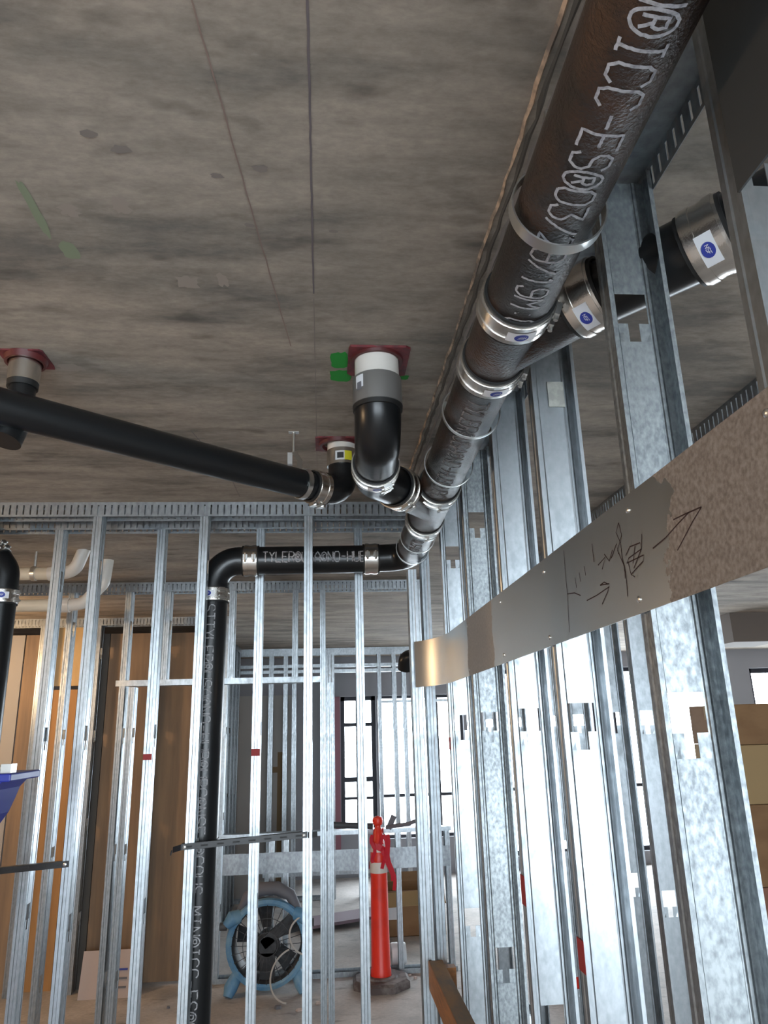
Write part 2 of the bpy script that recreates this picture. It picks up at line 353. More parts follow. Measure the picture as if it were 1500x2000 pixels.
def wrap_text(txt, h, A, d, n0, R, adv=5.4, w=0.003, jit=0.0005, wscale=1.0, off=0.0006, step=0.0035):
    A, d = V(A), V(d).normalized(); n0 = V(n0); n0 = (n0-d*n0.dot(d)).normalized(); e = n0.cross(d)
    mb = MB(); sts, L = text_strokes(txt, h, adv, wscale)
    for st in sts:
        P_, N_ = [], []
        for u, v in resample(st, step):
            u += random.uniform(-jit, jit); v += random.uniform(-jit, jit)
            nn = n0*math.cos(v/R)+e*math.sin(v/R); P_.append(A+d*u+nn*(R+off)); N_.append(nn)
        mb.ribbon(P_, w, N_)
    return mb
def wrap_patch(mb, A, d, n0, R, u0, u1, v0, v1, off, n=8):
    A, d = V(A), V(d).normalized(); n0 = V(n0); n0 = (n0-d*n0.dot(d)).normalized(); e = n0.cross(d)
    vs = []
    for i in range(n+1):
        v = v0+(v1-v0)*i/n; nn = n0*math.cos(v/R)+e*math.sin(v/R)
        vs += [A+d*u0+nn*(R+off), A+d*u1+nn*(R+off)]
    return mb.add(vs, [(2*i, 2*i+1, 2*i+3, 2*i+2) for i in range(n)], True)
def wrap_ellipse(mb, A, d, n0, R, ru, rv, off, n=20):
    A, d = V(A), V(d).normalized(); n0 = V(n0); n0 = (n0-d*n0.dot(d)).normalized(); e = n0.cross(d)
    vs = [A+n0*(R+off)]
    for i in range(n):
        a = 2*PI*i/n; u, v = ru*math.cos(a), rv*math.sin(a); nn = n0*math.cos(v/R)+e*math.sin(v/R); vs.append(A+d*u+nn*(R+off))
    return mb.add(vs, [(0, 1+i, 1+(i+1) % n) for i in range(n)], True)

# ---------------------------------------------------------------- pipe fittings
def coupling(parent, c, d, R, L=0.056, label=None, screws=None, thick=0.006):
    """no-hub coupling: rubber sleeve, corrugated steel shield, two clamps with screw housings, optional white label"""
    c = V(c); d = V(d).normalized()
    Ro = R+thick
    prof = [(-L/2, R+0.001), (-L/2, Ro)]
    n = 8
    for i in range(n+1): prof.append((-L/2+L*i/n, Ro+(0.0012 if i % 2 else 0)))
    prof += [(L/2, R+0.001)]
    cp = part('coupling', MB().lathe(c, d, prof, 36), 'stainless', parent)
    part('rubber_sleeve', MB().lathe(c, d, [(-L/2-0.006, R), (-L/2-0.006, R+0.0045), (L/2+0.006, R+0.0045), (L/2+0.006, R)], 32), 'rubber', cp)
    sd = V(screws) if screws is not None else V((0.3, -0.3, -1)); sd = (sd-d*sd.dot(d)).normalized(); tg = d.cross(sd)
    for s_ in (-1, 1):
        cc = c+d*s_*L*0.30
        k = part('clamp', MB().lathe(cc, d, [(-0.007, Ro), (-0.007, Ro+0.0026), (0.007, Ro+0.0026), (0.007, Ro)], 36), 'stainless', cp)
        b = MB().obox(cc+sd*(Ro+0.006), d, sd, tg, 0.0085, 0.0045, 0.011).sweep([cc+sd*(Ro+0.007)-tg*0.017, cc+sd*(Ro+0.007)+tg*0.019], 0.0042, 8)
        part('screw_housing', b, 'zinc', cp)
    if label is not None:
        ln = V(label); R_ = Ro+0.003
        part('label', wrap_patch(MB(), c, d, ln, R_, -0.013, 0.013, -0.026, 0.026, 0.0003), 'label', cp, label='white sticker with a blue oval mark')
        part('label_oval', wrap_ellipse(MB(), c, d, ln, R_, 0.010, 0.0125, 0.0008), 'label_blue', cp)
        dd = d.cross((ln-d*ln.dot(d)).normalized())
        t = wrap_text_generic('NSF', 0.006, c, d, ln, R_+0.0012)
        part('lettering', t, 'label', cp)
    return cp
def wrap_text_generic(txt, h, c, d, n0, R):
    """text reading around the pipe (letters up along the axis)"""
    c, d = V(c), V(d).normalized(); n0 = V(n0); n0 = (n0-d*n0.dot(d)).normalized(); e = n0.cross(d)
    mb = MB(); sts, L = text_strokes(txt, h)
    for st in sts:
        P_, N_ = [], []
        for u, v in resample(st, 0.002):
            a = (u-L/2)/R; nn = n0*math.cos(a)-e*math.sin(a)*1.0; P_.append(c+d*v+nn*R); N_.append(nn)
        mb.ribbon(P_, 0.0009, N_)
    return mb

# ---------------------------------------------------------------- light steel members
def bridge_rows(mb, A, B, z0, z1, holes, f0, f1, f2, f3):
    """web face between plan points A and B from z0 to z1 with key-shaped knockouts"""
    A, B = V((*A, 0)), V((*B, 0))
    def q(ua, ub, za, zb):
        p, r = A.lerp(B, ua), A.lerp(B, ub)
        mb.add([(p.x, p.y, za), (r.x, r.y, za), (r.x, r.y, zb), (p.x, p.y, zb)], [(0, 1, 2, 3)])
    z = z0
    for h in sorted(holes):
        a, b, c = h-0.050, h-0.018, h+0.034
        if a < z0+0.02 or c > z1-0.02: continue
        q(0, 1, z, a); q(0, f1, a, b); q(f2, 1, a, b); q(0, f0, b, c); q(f3, 1, b, c); z = c
    q(0, 1, z, z1)
_stud = {}
def stud_mesh(orient, H, wd, fl, z0=0.0, lip=0.007, holes=(0.46, 1.07, 1.68, 2.29), m='galv'):
    """C stud. orient 'back+': flanges face -Y, web on +X side; 'back-': web on -X side; 'right': flanges face -X, web on far (+Y) side"""
    key = (orient, round(H, 3), wd, fl, round(z0, 3), holes, m)
    if key in _stud: return _stud[key]
    def mp(a, b):      # a across flange (0 open .. fl web), b along web depth
        if orient == 'back+': return (a, b)
        if orient == 'back-': return (fl-a, b)
        return (b, a)
    mb = MB(); r = 0.0018
    prof = [(0, lip), (0, 0), (fl*0.30, 0), (fl*0.36, r), (fl*0.64, r), (fl*0.70, 0), (fl, 0), (fl, wd*0.12), (fl-r, wd*0.16), (fl-r, wd*0.2), (fl, wd*0.24)]
    prof2 = [(fl, wd*0.76), (fl-r, wd*0.8), (fl-r, wd*0.84), (fl, wd*0.88), (fl, wd), (0, wd), (0, wd-lip)]
    for pr in (prof, prof2):
        for i in range(len(pr)-1):
            p, q = mp(*pr[i]), mp(*pr[i+1]); mb.add([(*p, 0), (*q, 0), (*q, H), (*p, H)], [(0, 1, 2, 3)])
    bridge_rows(mb, mp(*prof[-1]), mp(*prof2[0]), 0, H, [h-z0 for h in holes], 0.0, 0.32, 0.68, 1.0)
    me = mb.mesh('stud'); bm = bmesh.new(); bm.from_mesh(me); bmesh.ops.remove_doubles(bm, verts=bm.verts, dist=1e-5)
    bmesh.ops.recalc_face_normals(bm, faces=bm.faces); lo = [min(v.co[i] for v in bm.verts)-0.003 for i in range(3)]; hi = [max(v.co[i] for v in bm.verts)+0.003 for i in range(3)]
    bmesh.ops.solidify(bm, geom=bm.faces[:], thickness=0.0011)
    for v in bm.verts:
        for i in range(3): v.co[i] = min(max(v.co[i], lo[i]), hi[i])
    bm.to_mesh(me); bm.free()
    me.materials.append(M[m]); _stud[key] = me; return me
def stud(parent, orient, x, y, z0, z1, wd, fl, mark=None, **kw):
    me = stud_mesh(orient, z1-z0, wd, fl, z0, **kw); l = wloc(parent)
    o = link('stud', me, None, parent, (x-l.x, y-l.y, z0-l.z))
    if mark:
        zc, h = mark
        if orient == 'right':
            b = MB().box((x-0.0012, y-0.001, zc-h/2), (x-0.0006, y+fl+0.001, zc+h/2))
        else: b = MB().box((x-0.0005, y-0.0012, zc-h/2), (x+fl+0.0005, y-0.0006, zc+h/2))
        part('paint_mark', b, 'red_paint', o, label='red spray-painted mark')
    return o
def slot_leg(mb, axis, a0, a1, pos, zt, zb, pitch=0.0254, slots=True, t=0.0011, slot=0.006, m=(0.010, 0.008)):
    """vertical leg of a slotted deflection track running along axis from a0 to a1 at pos"""
    def q(u0, u1, za, zb_):
        if axis == 'x': mb.box((u0, pos-t/2, za), (u1, pos+t/2, zb_))
        else: mb.box((pos-t/2, u0, za), (pos+t/2, u1, zb_))
    if not slots: q(a0, a1, zb, zt); return
    q(a0, a1, zt-m[0], zt); q(a0, a1, zb, zb+m[1])
    n = int((a1-a0)/pitch)
    for i in range(n+1):
        u0 = a0+i*pitch+slot; u1 = min(a0+(i+1)*pitch, a1)
        if u1 > u0: q(u0, u1, zb+m[1], zt-m[0])
def track(parent, axis, a0, a1, p0, p1, zt, leg, name='top_track', slots=(True, True), mtl='galv_track', pitch=0.0254):
    mb = MB()
    if axis == 'x': mb.box((a0, p0, zt-0.0013), (a1, p1, zt-0.0002))
    else: mb.box((p0, a0, zt-0.0013), (p1, a1, zt-0.0002))
    slot_leg(mb, axis, a0, a1, p0, zt-0.0013, zt-leg, slots=slots[0], pitch=pitch); slot_leg(mb, axis, a0, a1, p1, zt-0.0013, zt-leg, slots=slots[1], pitch=pitch)
    return part(name, mb, mtl, parent)
def bottom_track(parent, axis, a0, a1, p0, p1, z=0.0, name='bottom_track'):
    mb = MB()
    if axis == 'x':
        mb.box((a0, p0, z), (a1, p1, z+0.0012)); mb.box((a0, p0-0.0012, z), (a1, p0, z+0.032)); mb.box((a0, p1, z), (a1, p1+0.0012, z+0.032))
    else:
        mb.box((p0, a0, z), (p1, a1, z+0.0012)); mb.box((p0-0.0012, a0, z), (p0, a1, z+0.032)); mb.box((p1, a0, z), (p1+0.0012, a1, z+0.032))
    return part(name, mb, 'galv_track', parent)
def screw(parent, p, n, r=0.005):
    return part('screw', MB().lathe(p, n, [(0, r), (0.0015, r), (0.0028, r*0.6), (0.003, 0.0001)], 10), 'zinc', parent)

# ================================================================ STRUCTURE
struct('floor', MB().box((LEFT_X, REAR_Y-0.2, -0.2), (RIGHT_X, FAR_Y+0.2, 0)), 'floor')
ceil_o = struct('ceiling', MB().box((LEFT_X, REAR_Y-0.2, CEIL), (RIGHT_X, FAR_Y+0.2, CEIL+0.22)), 'ceiling')
struct('ground_outside', MB().box((-40, -40, -4.2), (45, 50, -4.0)), 'outside')
def facade(name, y0, y1, opens, zt=CEIL):
    mb = MB(); x = LEFT_X
    for (a, b, c, d) in sorted(opens):
        mb.box((x, y0, 0), (a, y1, zt)); mb.box((a, y0, 0), (b, y1, c)); mb.box((a, y0, d), (b, y1, zt)); x = b
    mb.box((x, y0, 0), (RIGHT_X, y1, zt)); return struct(name, mb, 'wall_paint')
facade('wall_rear', REAR_Y-0.1, REAR_Y+0.1, REAR_OPEN)
facade('wall_far', FAR_Y-0.1, FAR_Y+0.1, FAR_OPEN)
struct('wall_left', MB().box((LEFT_X-0.2, REAR_Y-0.2, 0), (LEFT_X, FAR_Y+0.2, CEIL)), 'wall_paint')
struct('wall_right_end', MB().box((RIGHT_X, REAR_Y-0.2, 0), (RIGHT_X+0.2, FAR_Y+0.2, CEIL)), 'wall_paint')

# ceiling marks and seam
def ceil_line(name, pts, w_, m, drop=0.0012, label=None):
    o = part(name, MB().ribbon([V((x, y, CEIL-drop)) for x, y in pts], w_, V((0, 0, -1))), m, ceil_o, label)
    return o
M['chalk'] = mat('dark_purple_chalk', (0.17, 0.145, 0.15), 0.9)[0]
M['chalk_faint'] = mat('faint_chalk', (0.25, 0.215, 0.195), 0.9)[0]
M['chalk_red'] = mat('faint_red_chalk', (0.28, 0.205, 0.175), 0.9)[0]
M['laitance'] = mat('pale_laitance_ridge', (0.60, 0.43, 0.30), 0.9, noise=((0.20, 0.16, 0.13), 30, (1, 1, 1), 0.4, 0.6), bump=(60, 0.8))[0]
M['seam_dark'] = mat('dark_seam', (0.14, 0.12, 0.10), 0.95)[0]
M['scuff'] = mat('pale_scuff', (0.37, 0.31, 0.265), 0.95)[0]
def jl(x0, y0, x1, y1, n, j): return [(x0+(x1-x0)*i/n+random.uniform(-j, j), y0+(y1-y0)*i/n) for i in range(n+1)]
ceil_line('chalk_line', jl(-0.017, 0.45, -0.018, 1.33, 40, 0.0006), 0.0035, 'chalk')
ceil_line('chalk_line', jl(-0.018, 1.35, -0.020, 2.72, 20, 0.0004), 0.0022, 'chalk_faint')
ceil_line('chalk_line', jl(-0.185, 0.45, -0.075, 1.55, 30, 0.0008), 0.0024, 'chalk_red')
ceil_line('chalk_line', jl(-0.395, 2.06, -0.365, 2.24, 6, 0.0006), 0.003, 'chalk')
ceil_line('chalk_line', jl(-0.33, 2.42, -0.32, 2.72, 8, 0.0006), 0.003, 'chalk_faint')
for (x, y, r) in ((-0.35, 0.92, 0.010), (-0.31, 0.95, 0.012), (-0.17, 1.0, 0.008), (-0.10, 0.98, 0.010), (-0.13, 1.12, 0.007), (0.02, 1.13, 0.006), (-0.05, 1.10, 0.006)):
    mb = MB(); n = 12; mb.add([(x, y, CEIL-0.001)]+[(x+r*1.4*math.cos(2*PI*k/n)*random.uniform(.7, 1.2), y+r*0.8*math.sin(2*PI*k/n)*random.uniform(.7, 1.2), CEIL-0.001) for k in range(n)], [(0, 1+(k+1) % n, 1+k) for k in range(n)])
    part('stain', mb, 'chalk_faint', ceil_o)
# rough formwork seam: a low irregular ridge next to the big pipe
for (off, hgt, wid, m_) in ((0.0, 0.008, 0.008, 'laitance'), (0.014, 0.004, 0.010, 'seam_dark'), (0.030, 0.005, 0.012, 'chalk_faint')):
    vs, fs = [], []; n = 120
    for i in range(n+1):
        y = -1.0+3.78*i/n; xx = 0.306+off+random.uniform(-.0022, .0022); h = hgt*random.uniform(0.35, 1.1); ww = wid*random.uniform(.5, 1.15)
        vs += [(xx-ww/2, y, CEIL-0.0002), (xx, y, CEIL-h), (xx+ww/2, y, CEIL-0.0002)]
    for i in range(n): a = 3*i; fs += [(a, a+1, a+4, a+3), (a+1, a+2, a+5, a+4)]
    part('formwork_seam', MB().add(vs, fs), m_, ceil_o)
def blotch(name, pts, m, drop=0.0011): 
    part(name, MB().add([(x, y, CEIL-drop) for x, y in pts], [tuple(range(len(pts)))]), m, ceil_o)
def blob(x0, x1, y0, y1, n=18, j=0.12):
    cx, cy, rx, ry = (x0+x1)/2, (y0+y1)/2, (x1-x0)/2, (y1-y0)/2; out = []
    for k in range(n):
        a = -2*PI*k/n; c, s_ = math.cos(a), math.sin(a)
        q = (abs(c)**4+abs(s_)**4)**-.25*random.uniform(1-j, 1+j); out.append((cx+rx*c*q, cy+ry*s_*q))
    return out
blotch('spray_mark', blob(0.020, 0.062, 1.575, 1.655), 'green')
blotch('spray_mark', blob(0.018, 0.075, 1.668, 1.730), 'green')
blotch('spray_mark', blob(0.190, 0.222, 1.69, 1.715), 'green')
for a in ((-0.545, -0.53, 0.93, 1.03), (-0.50, -0.485, 1.03, 1.17), (-0.485, -0.455, 1.18, 1.23)): blotch('spray_mark', blob(*a), 'green_faint')
for a in ((-0.36, -0.33, 1.06, 1.10), (-0.45, -0.42, 1.08, 1.11), (-0.29, -0.25, 1.28, 1.32), (-0.21, -0.19, 1.27, 1.31), (-0.64, -0.585, 1.655, 1.69), (-0.02, 0.04, 2.19, 2.25)): blotch('pale_scuff', blob(*a, j=.35), 'scuff')

# ---- right wall
XF, XB = 0.435, 0.530
wr = struct('wall_right', loc=(XF, 1.5, 0))
Ys = [0.215, 0.600, 0.937, 1.351, 1.718, 2.146, 2.596]
marks = {3: (1.30, 0.05), 4: (1.33, 0.06), 6: (1.62, 0.04)}
for i, y in enumerate(Ys):
    stud(wr, 'right', XF, y, 0.0, 2.535, XB-XF, 0.032, mark=marks.get(i), holes=(0.46, 1.07, 1.68) if i in (3, 4) else (0.46, 1.07, 1.68, 2.29), m='galv_dull' if i in (2, 5) else 'galv')
track(wr, 'y', -0.9, 2.78, XF-0.0015, XB+0.0015, CEIL, 0.052)
bottom_track(wr, 'y', -0.9, 2.78, XF-0.0015, XB+0.0015)
# steel backing strap, flat on the studs and curled at its far end
def strap_mesh(pts, z0, z1, t=0.0012):
    mb = MB(); vs = []
    for i, (x, y) in enumerate(pts):
        a = V((*pts[max(i-1, 0)], 0)); b = V((*pts[min(i+1, len(pts)-1)], 0)); n = (b-a).normalized().cross(V((0, 0, 1)))*t
        dz = 0.0
        vs += [(x, y, z0+dz), (x, y, z1+dz), (x-n.x, y-n.y, z1+dz), (x-n.x, y-n.y, z0+dz)]
    m = len(pts); fs = []
    for i in range(m-1):
        a = 4*i; fs += [(a, a+1, a+5, a+4), (a+1, a+2, a+6, a+5), (a+2, a+3, a+7, a+6), (a+3, a, a+4, a+7)]
    fs += [(0, 3, 2, 1), (4*m-4, 4*m-3, 4*m-2, 4*m-1)]
    return mb.add(vs, fs, True)
SX = XF-0.0035
pts = [(SX, 0.10+2.4*i/24) for i in range(25)]+[(SX-0.010, 2.585), (SX-0.022, 2.640), (SX-0.042, 2.695), (SX-0.066, 2.738), (SX-0.088, 2.768)]
strap = part('backing_strap', strap_mesh(pts, 1.819, 1.987), 'strap', wr)
for i, y in enumerate(Ys):
    for z in (1.965, 1.838): screw(strap, (SX-0.001, y+0.02, z-0.002*(i % 2)), (-1, 0, 0), 0.0045)
part('sticker', MB().box((0.477, 1.3788, 2.320), (0.512, 1.3808, 2.378)), 'faded_sticker', wr, label='faded square sticker on the stud web')
# marker scribbles on the strap: (y, z) drawn from inside the room, Y decreases to the right of the picture
def mk(pts, wd=0.0028): 
    return MB().ribbon([V((SX-0.0016, y, z)) for y, z in pts], wd, V((-1, 0, 0)))
scr = MB()
def addmk(pts, wd=0.0026):
    m_ = mk(pts, wd); scr.add(m_.v, m_.f)
def px(x, y):                                   # plan of a mark on the strap measured from the photograph
    dx, dy = x-750, y-1000; r = cF*F_PX+cR*dx-cU*dy; k = (SX-0.0016)/r.x; return (r.y*k, 1.68+r.z*k)
MARKS = [
 [(1101, 1075), (1104, 1120), (1108, 1160), (1112, 1235)],
 [(1108, 1160), (1122, 1158), (1134, 1163)],
 [(1146, 1173), (1165, 1163), (1190, 1146)], [(1172, 1143), (1190, 1140), (1187, 1155), (1176, 1180)], [(1172, 1143), (1180, 1137), (1188, 1141)],
 [(1123, 1128), (1126, 1148)], [(1131, 1118), (1134, 1136)], [(1141, 1106), (1144, 1124)], [(1156, 1062), (1160, 1098)],
 [(1168, 1104), (1182, 1088), (1176, 1112)], [(1180, 1082), (1190, 1096), (1196, 1074)], [(1194, 1090), (1204, 1062), (1208, 1082)],
 [(1208, 1021), (1203, 1040), (1212, 1060), (1215, 1090), (1222, 1120), (1226, 1165)], [(1208, 1021), (1214, 1045), (1206, 1075), (1219, 1105), (1221, 1130)],
 [(1253, 1043), (1253, 1070), (1238, 1110)], [(1222, 1085), (1230, 1068), (1250, 1060), (1253, 1072), (1228, 1090), (1224, 1100), (1257, 1084), (1256, 1096), (1232, 1122), (1240, 1127)], [(1226, 1096), (1232, 1120)],
 [(1240, 1066), (1236, 1100)],
 [(1275, 1071), (1300, 1050), (1325, 1022), (1345, 1001)], [(1315, 1015), (1340, 1003), (1370, 990)], [(1370, 990), (1352, 1020), (1323, 1075)],
]
for k in MARKS: addmk([px(*p) for p in k], 0.0018)
sm = part('marker_writing', scr, 'marker', strap, label='dark brown marker arrows and scribbles')
# dull plate near the ceiling at the near end
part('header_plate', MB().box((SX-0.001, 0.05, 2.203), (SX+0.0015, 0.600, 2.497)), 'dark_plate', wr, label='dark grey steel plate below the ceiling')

# ---- back wall: front row and rear row of studs
wb = struct('wall_back', loc=(-0.5, 2.79, 0))
FL = 0.032
for k, x in enumerate((-1.295, -0.886, -0.480, -0.074)):
    stud(wb, 'back+', x, 2.79, 0.0, 2.535, 0.0635, FL, mark=(1.62, 0.03) if False else None)
stud(wb, 'back-', 0.332, 2.79, 0.0, 2.272, 0.0635, FL, mark=None)
stud(wb, 'back-', 0.385, 2.79, 0.0, 2.535, 0.0635, FL, mark=None)
track(wb, 'x', -2.6, 0.434, 2.788, 2.855, CEIL, 0.058)
bottom_track(wb, 'x', -2.6, 0.434, 2.788, 2.855)
wb2 = struct('wall_back_rear_row', loc=(-0.5, 2.985, 0))
for k, x in enumerate((-1.495, -1.095, -0.685, -0.278, 0.132)):
    stud(wb2, 'back+', x, 2.985, 0.0, 2.535, 0.0635, FL, mark={2: (1.595, 0.022), 3: (1.60, 0.026)}.get(k))
track(wb2, 'x', -2.6, 0.60, 2.983, 3.05, CEIL, 0.058)
bottom_track(wb2, 'x', -2.6, 0.60, 2.983, 3.05)

# ---- middle wall with a doorway header
wm = struct('wall_middle', loc=(-0.5, 4.4, 0))
track(wm, 'x', -2.4, 0.62, 4.4, 4.49, CEIL, 0.058)
for x, z0 in ((-2.3, 0), (-1.9, 0), (-1.50, 0), (-1.17, 0), (-0.94, 1.975), (-0.56, 1.975), (-0.185, 1.975), (-0.02, 0), (0.56, 0)):
    stud(wm, 'back+', x, 4.4, z0, 2.535, 0.09, FL)
stud(wm, 'back+', -1.115, 4.4, 0, 1.94, 0.09, FL); stud(wm, 'back-', 0.022, 4.4, 0, 1.94, 0.09, FL)
part('door_header', MB().box((-1.19, 4.398, 1.945), (-0.015, 4.492, 1.947)).box((-1.19, 4.396, 1.945), (-0.015, 4.398, 1.978)).box((-1.19, 4.492, 1.945), (-0.015, 4.494, 1.978)), 'galv', wm)

# ---- partition beyond: sheathed on the left, low wall with a strap on the right
wp = struct('wall_beyond', loc=(-1.0, 5.8, 0))
track(wp, 'x', -3.4, -0.70, 5.8, 5.89, CEIL, 0.058)
for x0, x1, z0, z1, m_ in ((-1.735, -1.665, 0.0, 2.44, 'ply_dark'), (-1.66, -1.30, 0.0, 2.44, 'ply_brown'), (-1.295, -0.93, 0.02, 2.44, 'ply_brown'),
                           (-2.7, -2.31, 0.0, 2.44, 'board_grey'), (-2.30, -2.145, 0.0, 2.44, 'ply_brown'), (-2.14, -1.88, 0.0, 2.02, 'ply_orange'), (-1.875, -1.74, 0.0, 2.44, 'ply_brown')):
    part('sheathing_board', MB().box((x0, 5.905+(x0 < -2)*0.005, z0), (x1, 5.919, z1)), m_, wp)
part('sheathing_board', MB().box((-2.14, 5.94, 2.05), (-1.73, 5.955, 2.50)), 'ply_pale', wp)
for x in (-2.62, -2.16, -1.74, -1.29, -0.92): stud(wp, 'back+', x, 5.8, 0, 2.535, 0.09, FL)
wl = struct('wall_low', loc=(0, 5.85, 0))
stud(wl, 'back+', -0.775, 5.85, 0, 2.535, 0.09, FL)
track(wl, 'x', -0.775, 0.95, 5.85, 5.94, 0.955, 0.03, slots=(False, False), mtl='galv')
bottom_track(wl, 'x', -0.775, 0.95, 5.85, 5.94)
for x in (-0.40, -0.295, 0.0, 0.53, 0.90): stud(wl, 'back+', x, 5.85, 0.001, 0.953, 0.09, 0.035)
part('backing_strap', MB().box((-0.73, 5.845, 0.685), (0.93, 5.8485, 0.825)), 'galv_track', wl)

# ---- corridor stud wall running away, far partition
wc = struct('wall_corridor', loc=(-0.92, 7.5, 0))
track(wc, 'y', 6.1, 8.25, -0.99, -0.905, CEIL, 0.055, slots=(False, False))
bottom_track(wc, 'y', 6.1, 8.25, -0.99, -0.905)
for i in range(8): stud(wc, 'right', -0.99, 6.15+0.29*i, 0.002, 2.535, 0.084, 0.041)
part('sheathing_board', MB().box((-1.03, 6.1, 0), (-1.0, 8.25, 2.5)), 'board_grey', wc)
wf = struct('wall_far_partition', loc=(0, 8.3, 0))
track(wf, 'x', -1.0, 2.2, 8.3, 8.39, CEIL, 0.075, slots=(False, False), mtl='galv')
bottom_track(wf, 'x', -1.0, 0.1, 8.3, 8.39)
for x, o_, fl in ((-0.99, 'back+', .045), (-0.60, 'back+', 0.05), (-0.44, 'back+', .045), (-0.345, 'back+', .045), (-0.20, 'back+', .045), (0.02, 'back-', 0.10), (0.375, 'back-', 0.06), (0.60, 'back-', .04), (0.765, 'back-', .045), (0.875, 'back-', .045), (1.2, 'back-', .045), (1.6, 'back-', .045)):
    stud(wf, o_, x, 8.3, 0.002, 2.53, 0.09, fl)
for z in (2.36, 2.30): part('header_channel', MB().box((-0.95, 8.31, z-0.02), (1.9, 8.38, z+0.014)), 'galv', wf)
part('header_channel', MB().box((0.6, 8.31, 1.94), (1.9, 8.38, 1.965)), 'galv', wf)
part('wallboard', MB().box((-0.95, 8.42, 0), (-0.30, 8.44, 2.05)), 'board_grey', wf)
part('joint_tape', MB().box((-0.50, 8.415, 0.05), (-0.44, 8.419, 1.45)).box((-0.6, 8.413, 1.24), (-0.40, 8.4185, 1.30)), 'tape_brown', wf)
for i in range(7): screw(wf, (0.07, 8.299, 2.25-0.22*i), (0, -1, 0), 0.01)

# ---- parallel partition beyond the right wall
wa = struct('wall_adjacent', loc=(1.2, 4.0, 0))
track(wa, 'y', 1.55, 5.6, 1.155, 1.25, CEIL, 0.06)
bottom_track(wa, 'y', 1.75, 5.6, 1.155, 1.25)
for y in (2.70, 3.02, 3.46, 3.90, 4.6, 5.4): stud(wa, 'right', 1.155, y, 0.002, 2.535, 0.095, 0.041, mark=(1.45, 0.05) if y == 3.02 else None)

# ---- windows in the facades
def window(name, x0, x1, z0, z1, y, bars_h, bars_v, t, m='frame_dark', red=False):
    r = struct(name, loc=((x0+x1)/2, y, z0))
    f = MB().box((x0, y-0.03, z0), (x0+t, y+0.03, z1)).box((x1-t, y-0.03, z0), (x1, y+0.03, z1)).box((x0, y-0.03, z0), (x1, y+0.03, z0+t)).box((x0, y-0.03, z1-t), (x1, y+0.03, z1))
    part('window_frame', f, m, r)
    for z, h in bars_h: part('glazing_bar', MB().box((x0+t, y-0.025, z-h/2), (x1-t, y+0.025, z+h/2)), m, r)
    for x, h in bars_v: part('mullion', MB().box((x-h/2, y-0.028, z0+t), (x+h/2, y+0.028, z1-t)), m, r)
    if red: part('jamb_trim', MB().box((x0-0.10, y-0.16, z0-0.3), (x0-0.01, y-0.1, z1)), 'frame_red', r); part('jamb_trim', MB().box((x0-0.17, y-0.2, z0-0.3), (x0-0.105, y-0.1, z1)), 'frame_dark', r)
    return r
window('window_1', 0.21, 0.645, 0.47, 2.06, FAR_Y, [(1.72, 0.045), (1.075, 0.055), (0.86, 0.03)], [(0.43, 0.06)], 0.05, red=True)
window('window_2', 0.665, 1.75, 0.40, 2.06, FAR_Y, [(0.875, 0.035)], [(1.42, 0.04)], 0.035)
window('window_3', 2.0, 3.5, 0.15, 2.35, FAR_Y, [(0.9, 0.04)], [(2.75, 0.04)], 0.05)  # in-between window, added to let in more daylight
window('window_4', 3.7, 5.3, 0.15, 2.35, FAR_Y, [(0.9, 0.04)], [(4.45, 0.04)], 0.05)  # also added for daylight between the outer windows
window('window_5', 5.6, 7.9, 0.15, 2.3, FAR_Y, [(0.9, 0.04)], [(6.3, 0.05), (7.1, 0.05)], 0.06)
for i, a in enumerate(REAR_OPEN): window('window_%d' % (6+i), a[0], a[1], a[2], a[3], REAR_Y, [], [((a[0]+a[1])/2, 0.05)], 0.04)

# ================================================================ PIPEWORK
RP = 0.058
def mx(y): return V((0.330+0.0095*(y-0.5)/1.0, y, 2.386-0.0125*(y-0.5)))     # axis of the main drain
md = (mx(2)-mx(1)).normalized()
main = thing('drain_pipe', mx(1.2), 'thick brown-tinged black iron drain pipe running under the ceiling beside the right stud wall', 'pipe')
# sections between couplings
def seg(parent, y0, y1, name='pipe_section', r=RP): return part(name, MB().sweep([mx(y0), mx(y1)], r, 48), 'iron', parent)
seg(main, -1.2, 1.085); seg(main, 1.305, 2.045); seg(main, 2.385, 2.80)
facing = V((-0.432, 0, -0.902))
lblv = V((0.25, 0, -1))
coupling(main, mx(1.087), md, RP, label=(0.05, 0, -1), screws=(0.95, 0, -0.35))
coupling(main, mx(1.300), md, RP, label=(0.10, 0, -1), screws=(0.95, 0, -0.35))
coupling(main, mx(2.050), md, RP, screws=(0.2, 0, -1))
coupling(main, mx(2.390), md, RP, screws=(0.3, 0, -1))
# right-hand wye
wye = MB().sweep([mx(1.09), mx(1.30)], RP+0.001, 40)
b0 = mx(1.245); b1 = V((0.462, 1.105, 2.398)); bd = (b1-b0).normalized()
wye.sweep([b0, b1], RP-0.002, 36)
part('wye_fitting', wye, 'iron', main)
wy2 = MB().sweep([mx(2.05), mx(2.385)], RP+0.001, 40)
c1 = V((0.228, 2.03, 2.352)); wy2.sweep([c1, mx(2.22)], 0.056, 36)
part('wye_fitting', wy2, 'iron', main)
# end elbow turning left
E0 = mx(2.80); E2 = V((0.235, 2.92, 2.347)); E1 = V((E0.x+0.002, 2.92, 2.351))
part('elbow', MB().sweep(fillet([E0-md*0.01, E1, E2-V((0.02, 0, 0))], 0.085), 0.056, 40), 'iron_smooth', main)
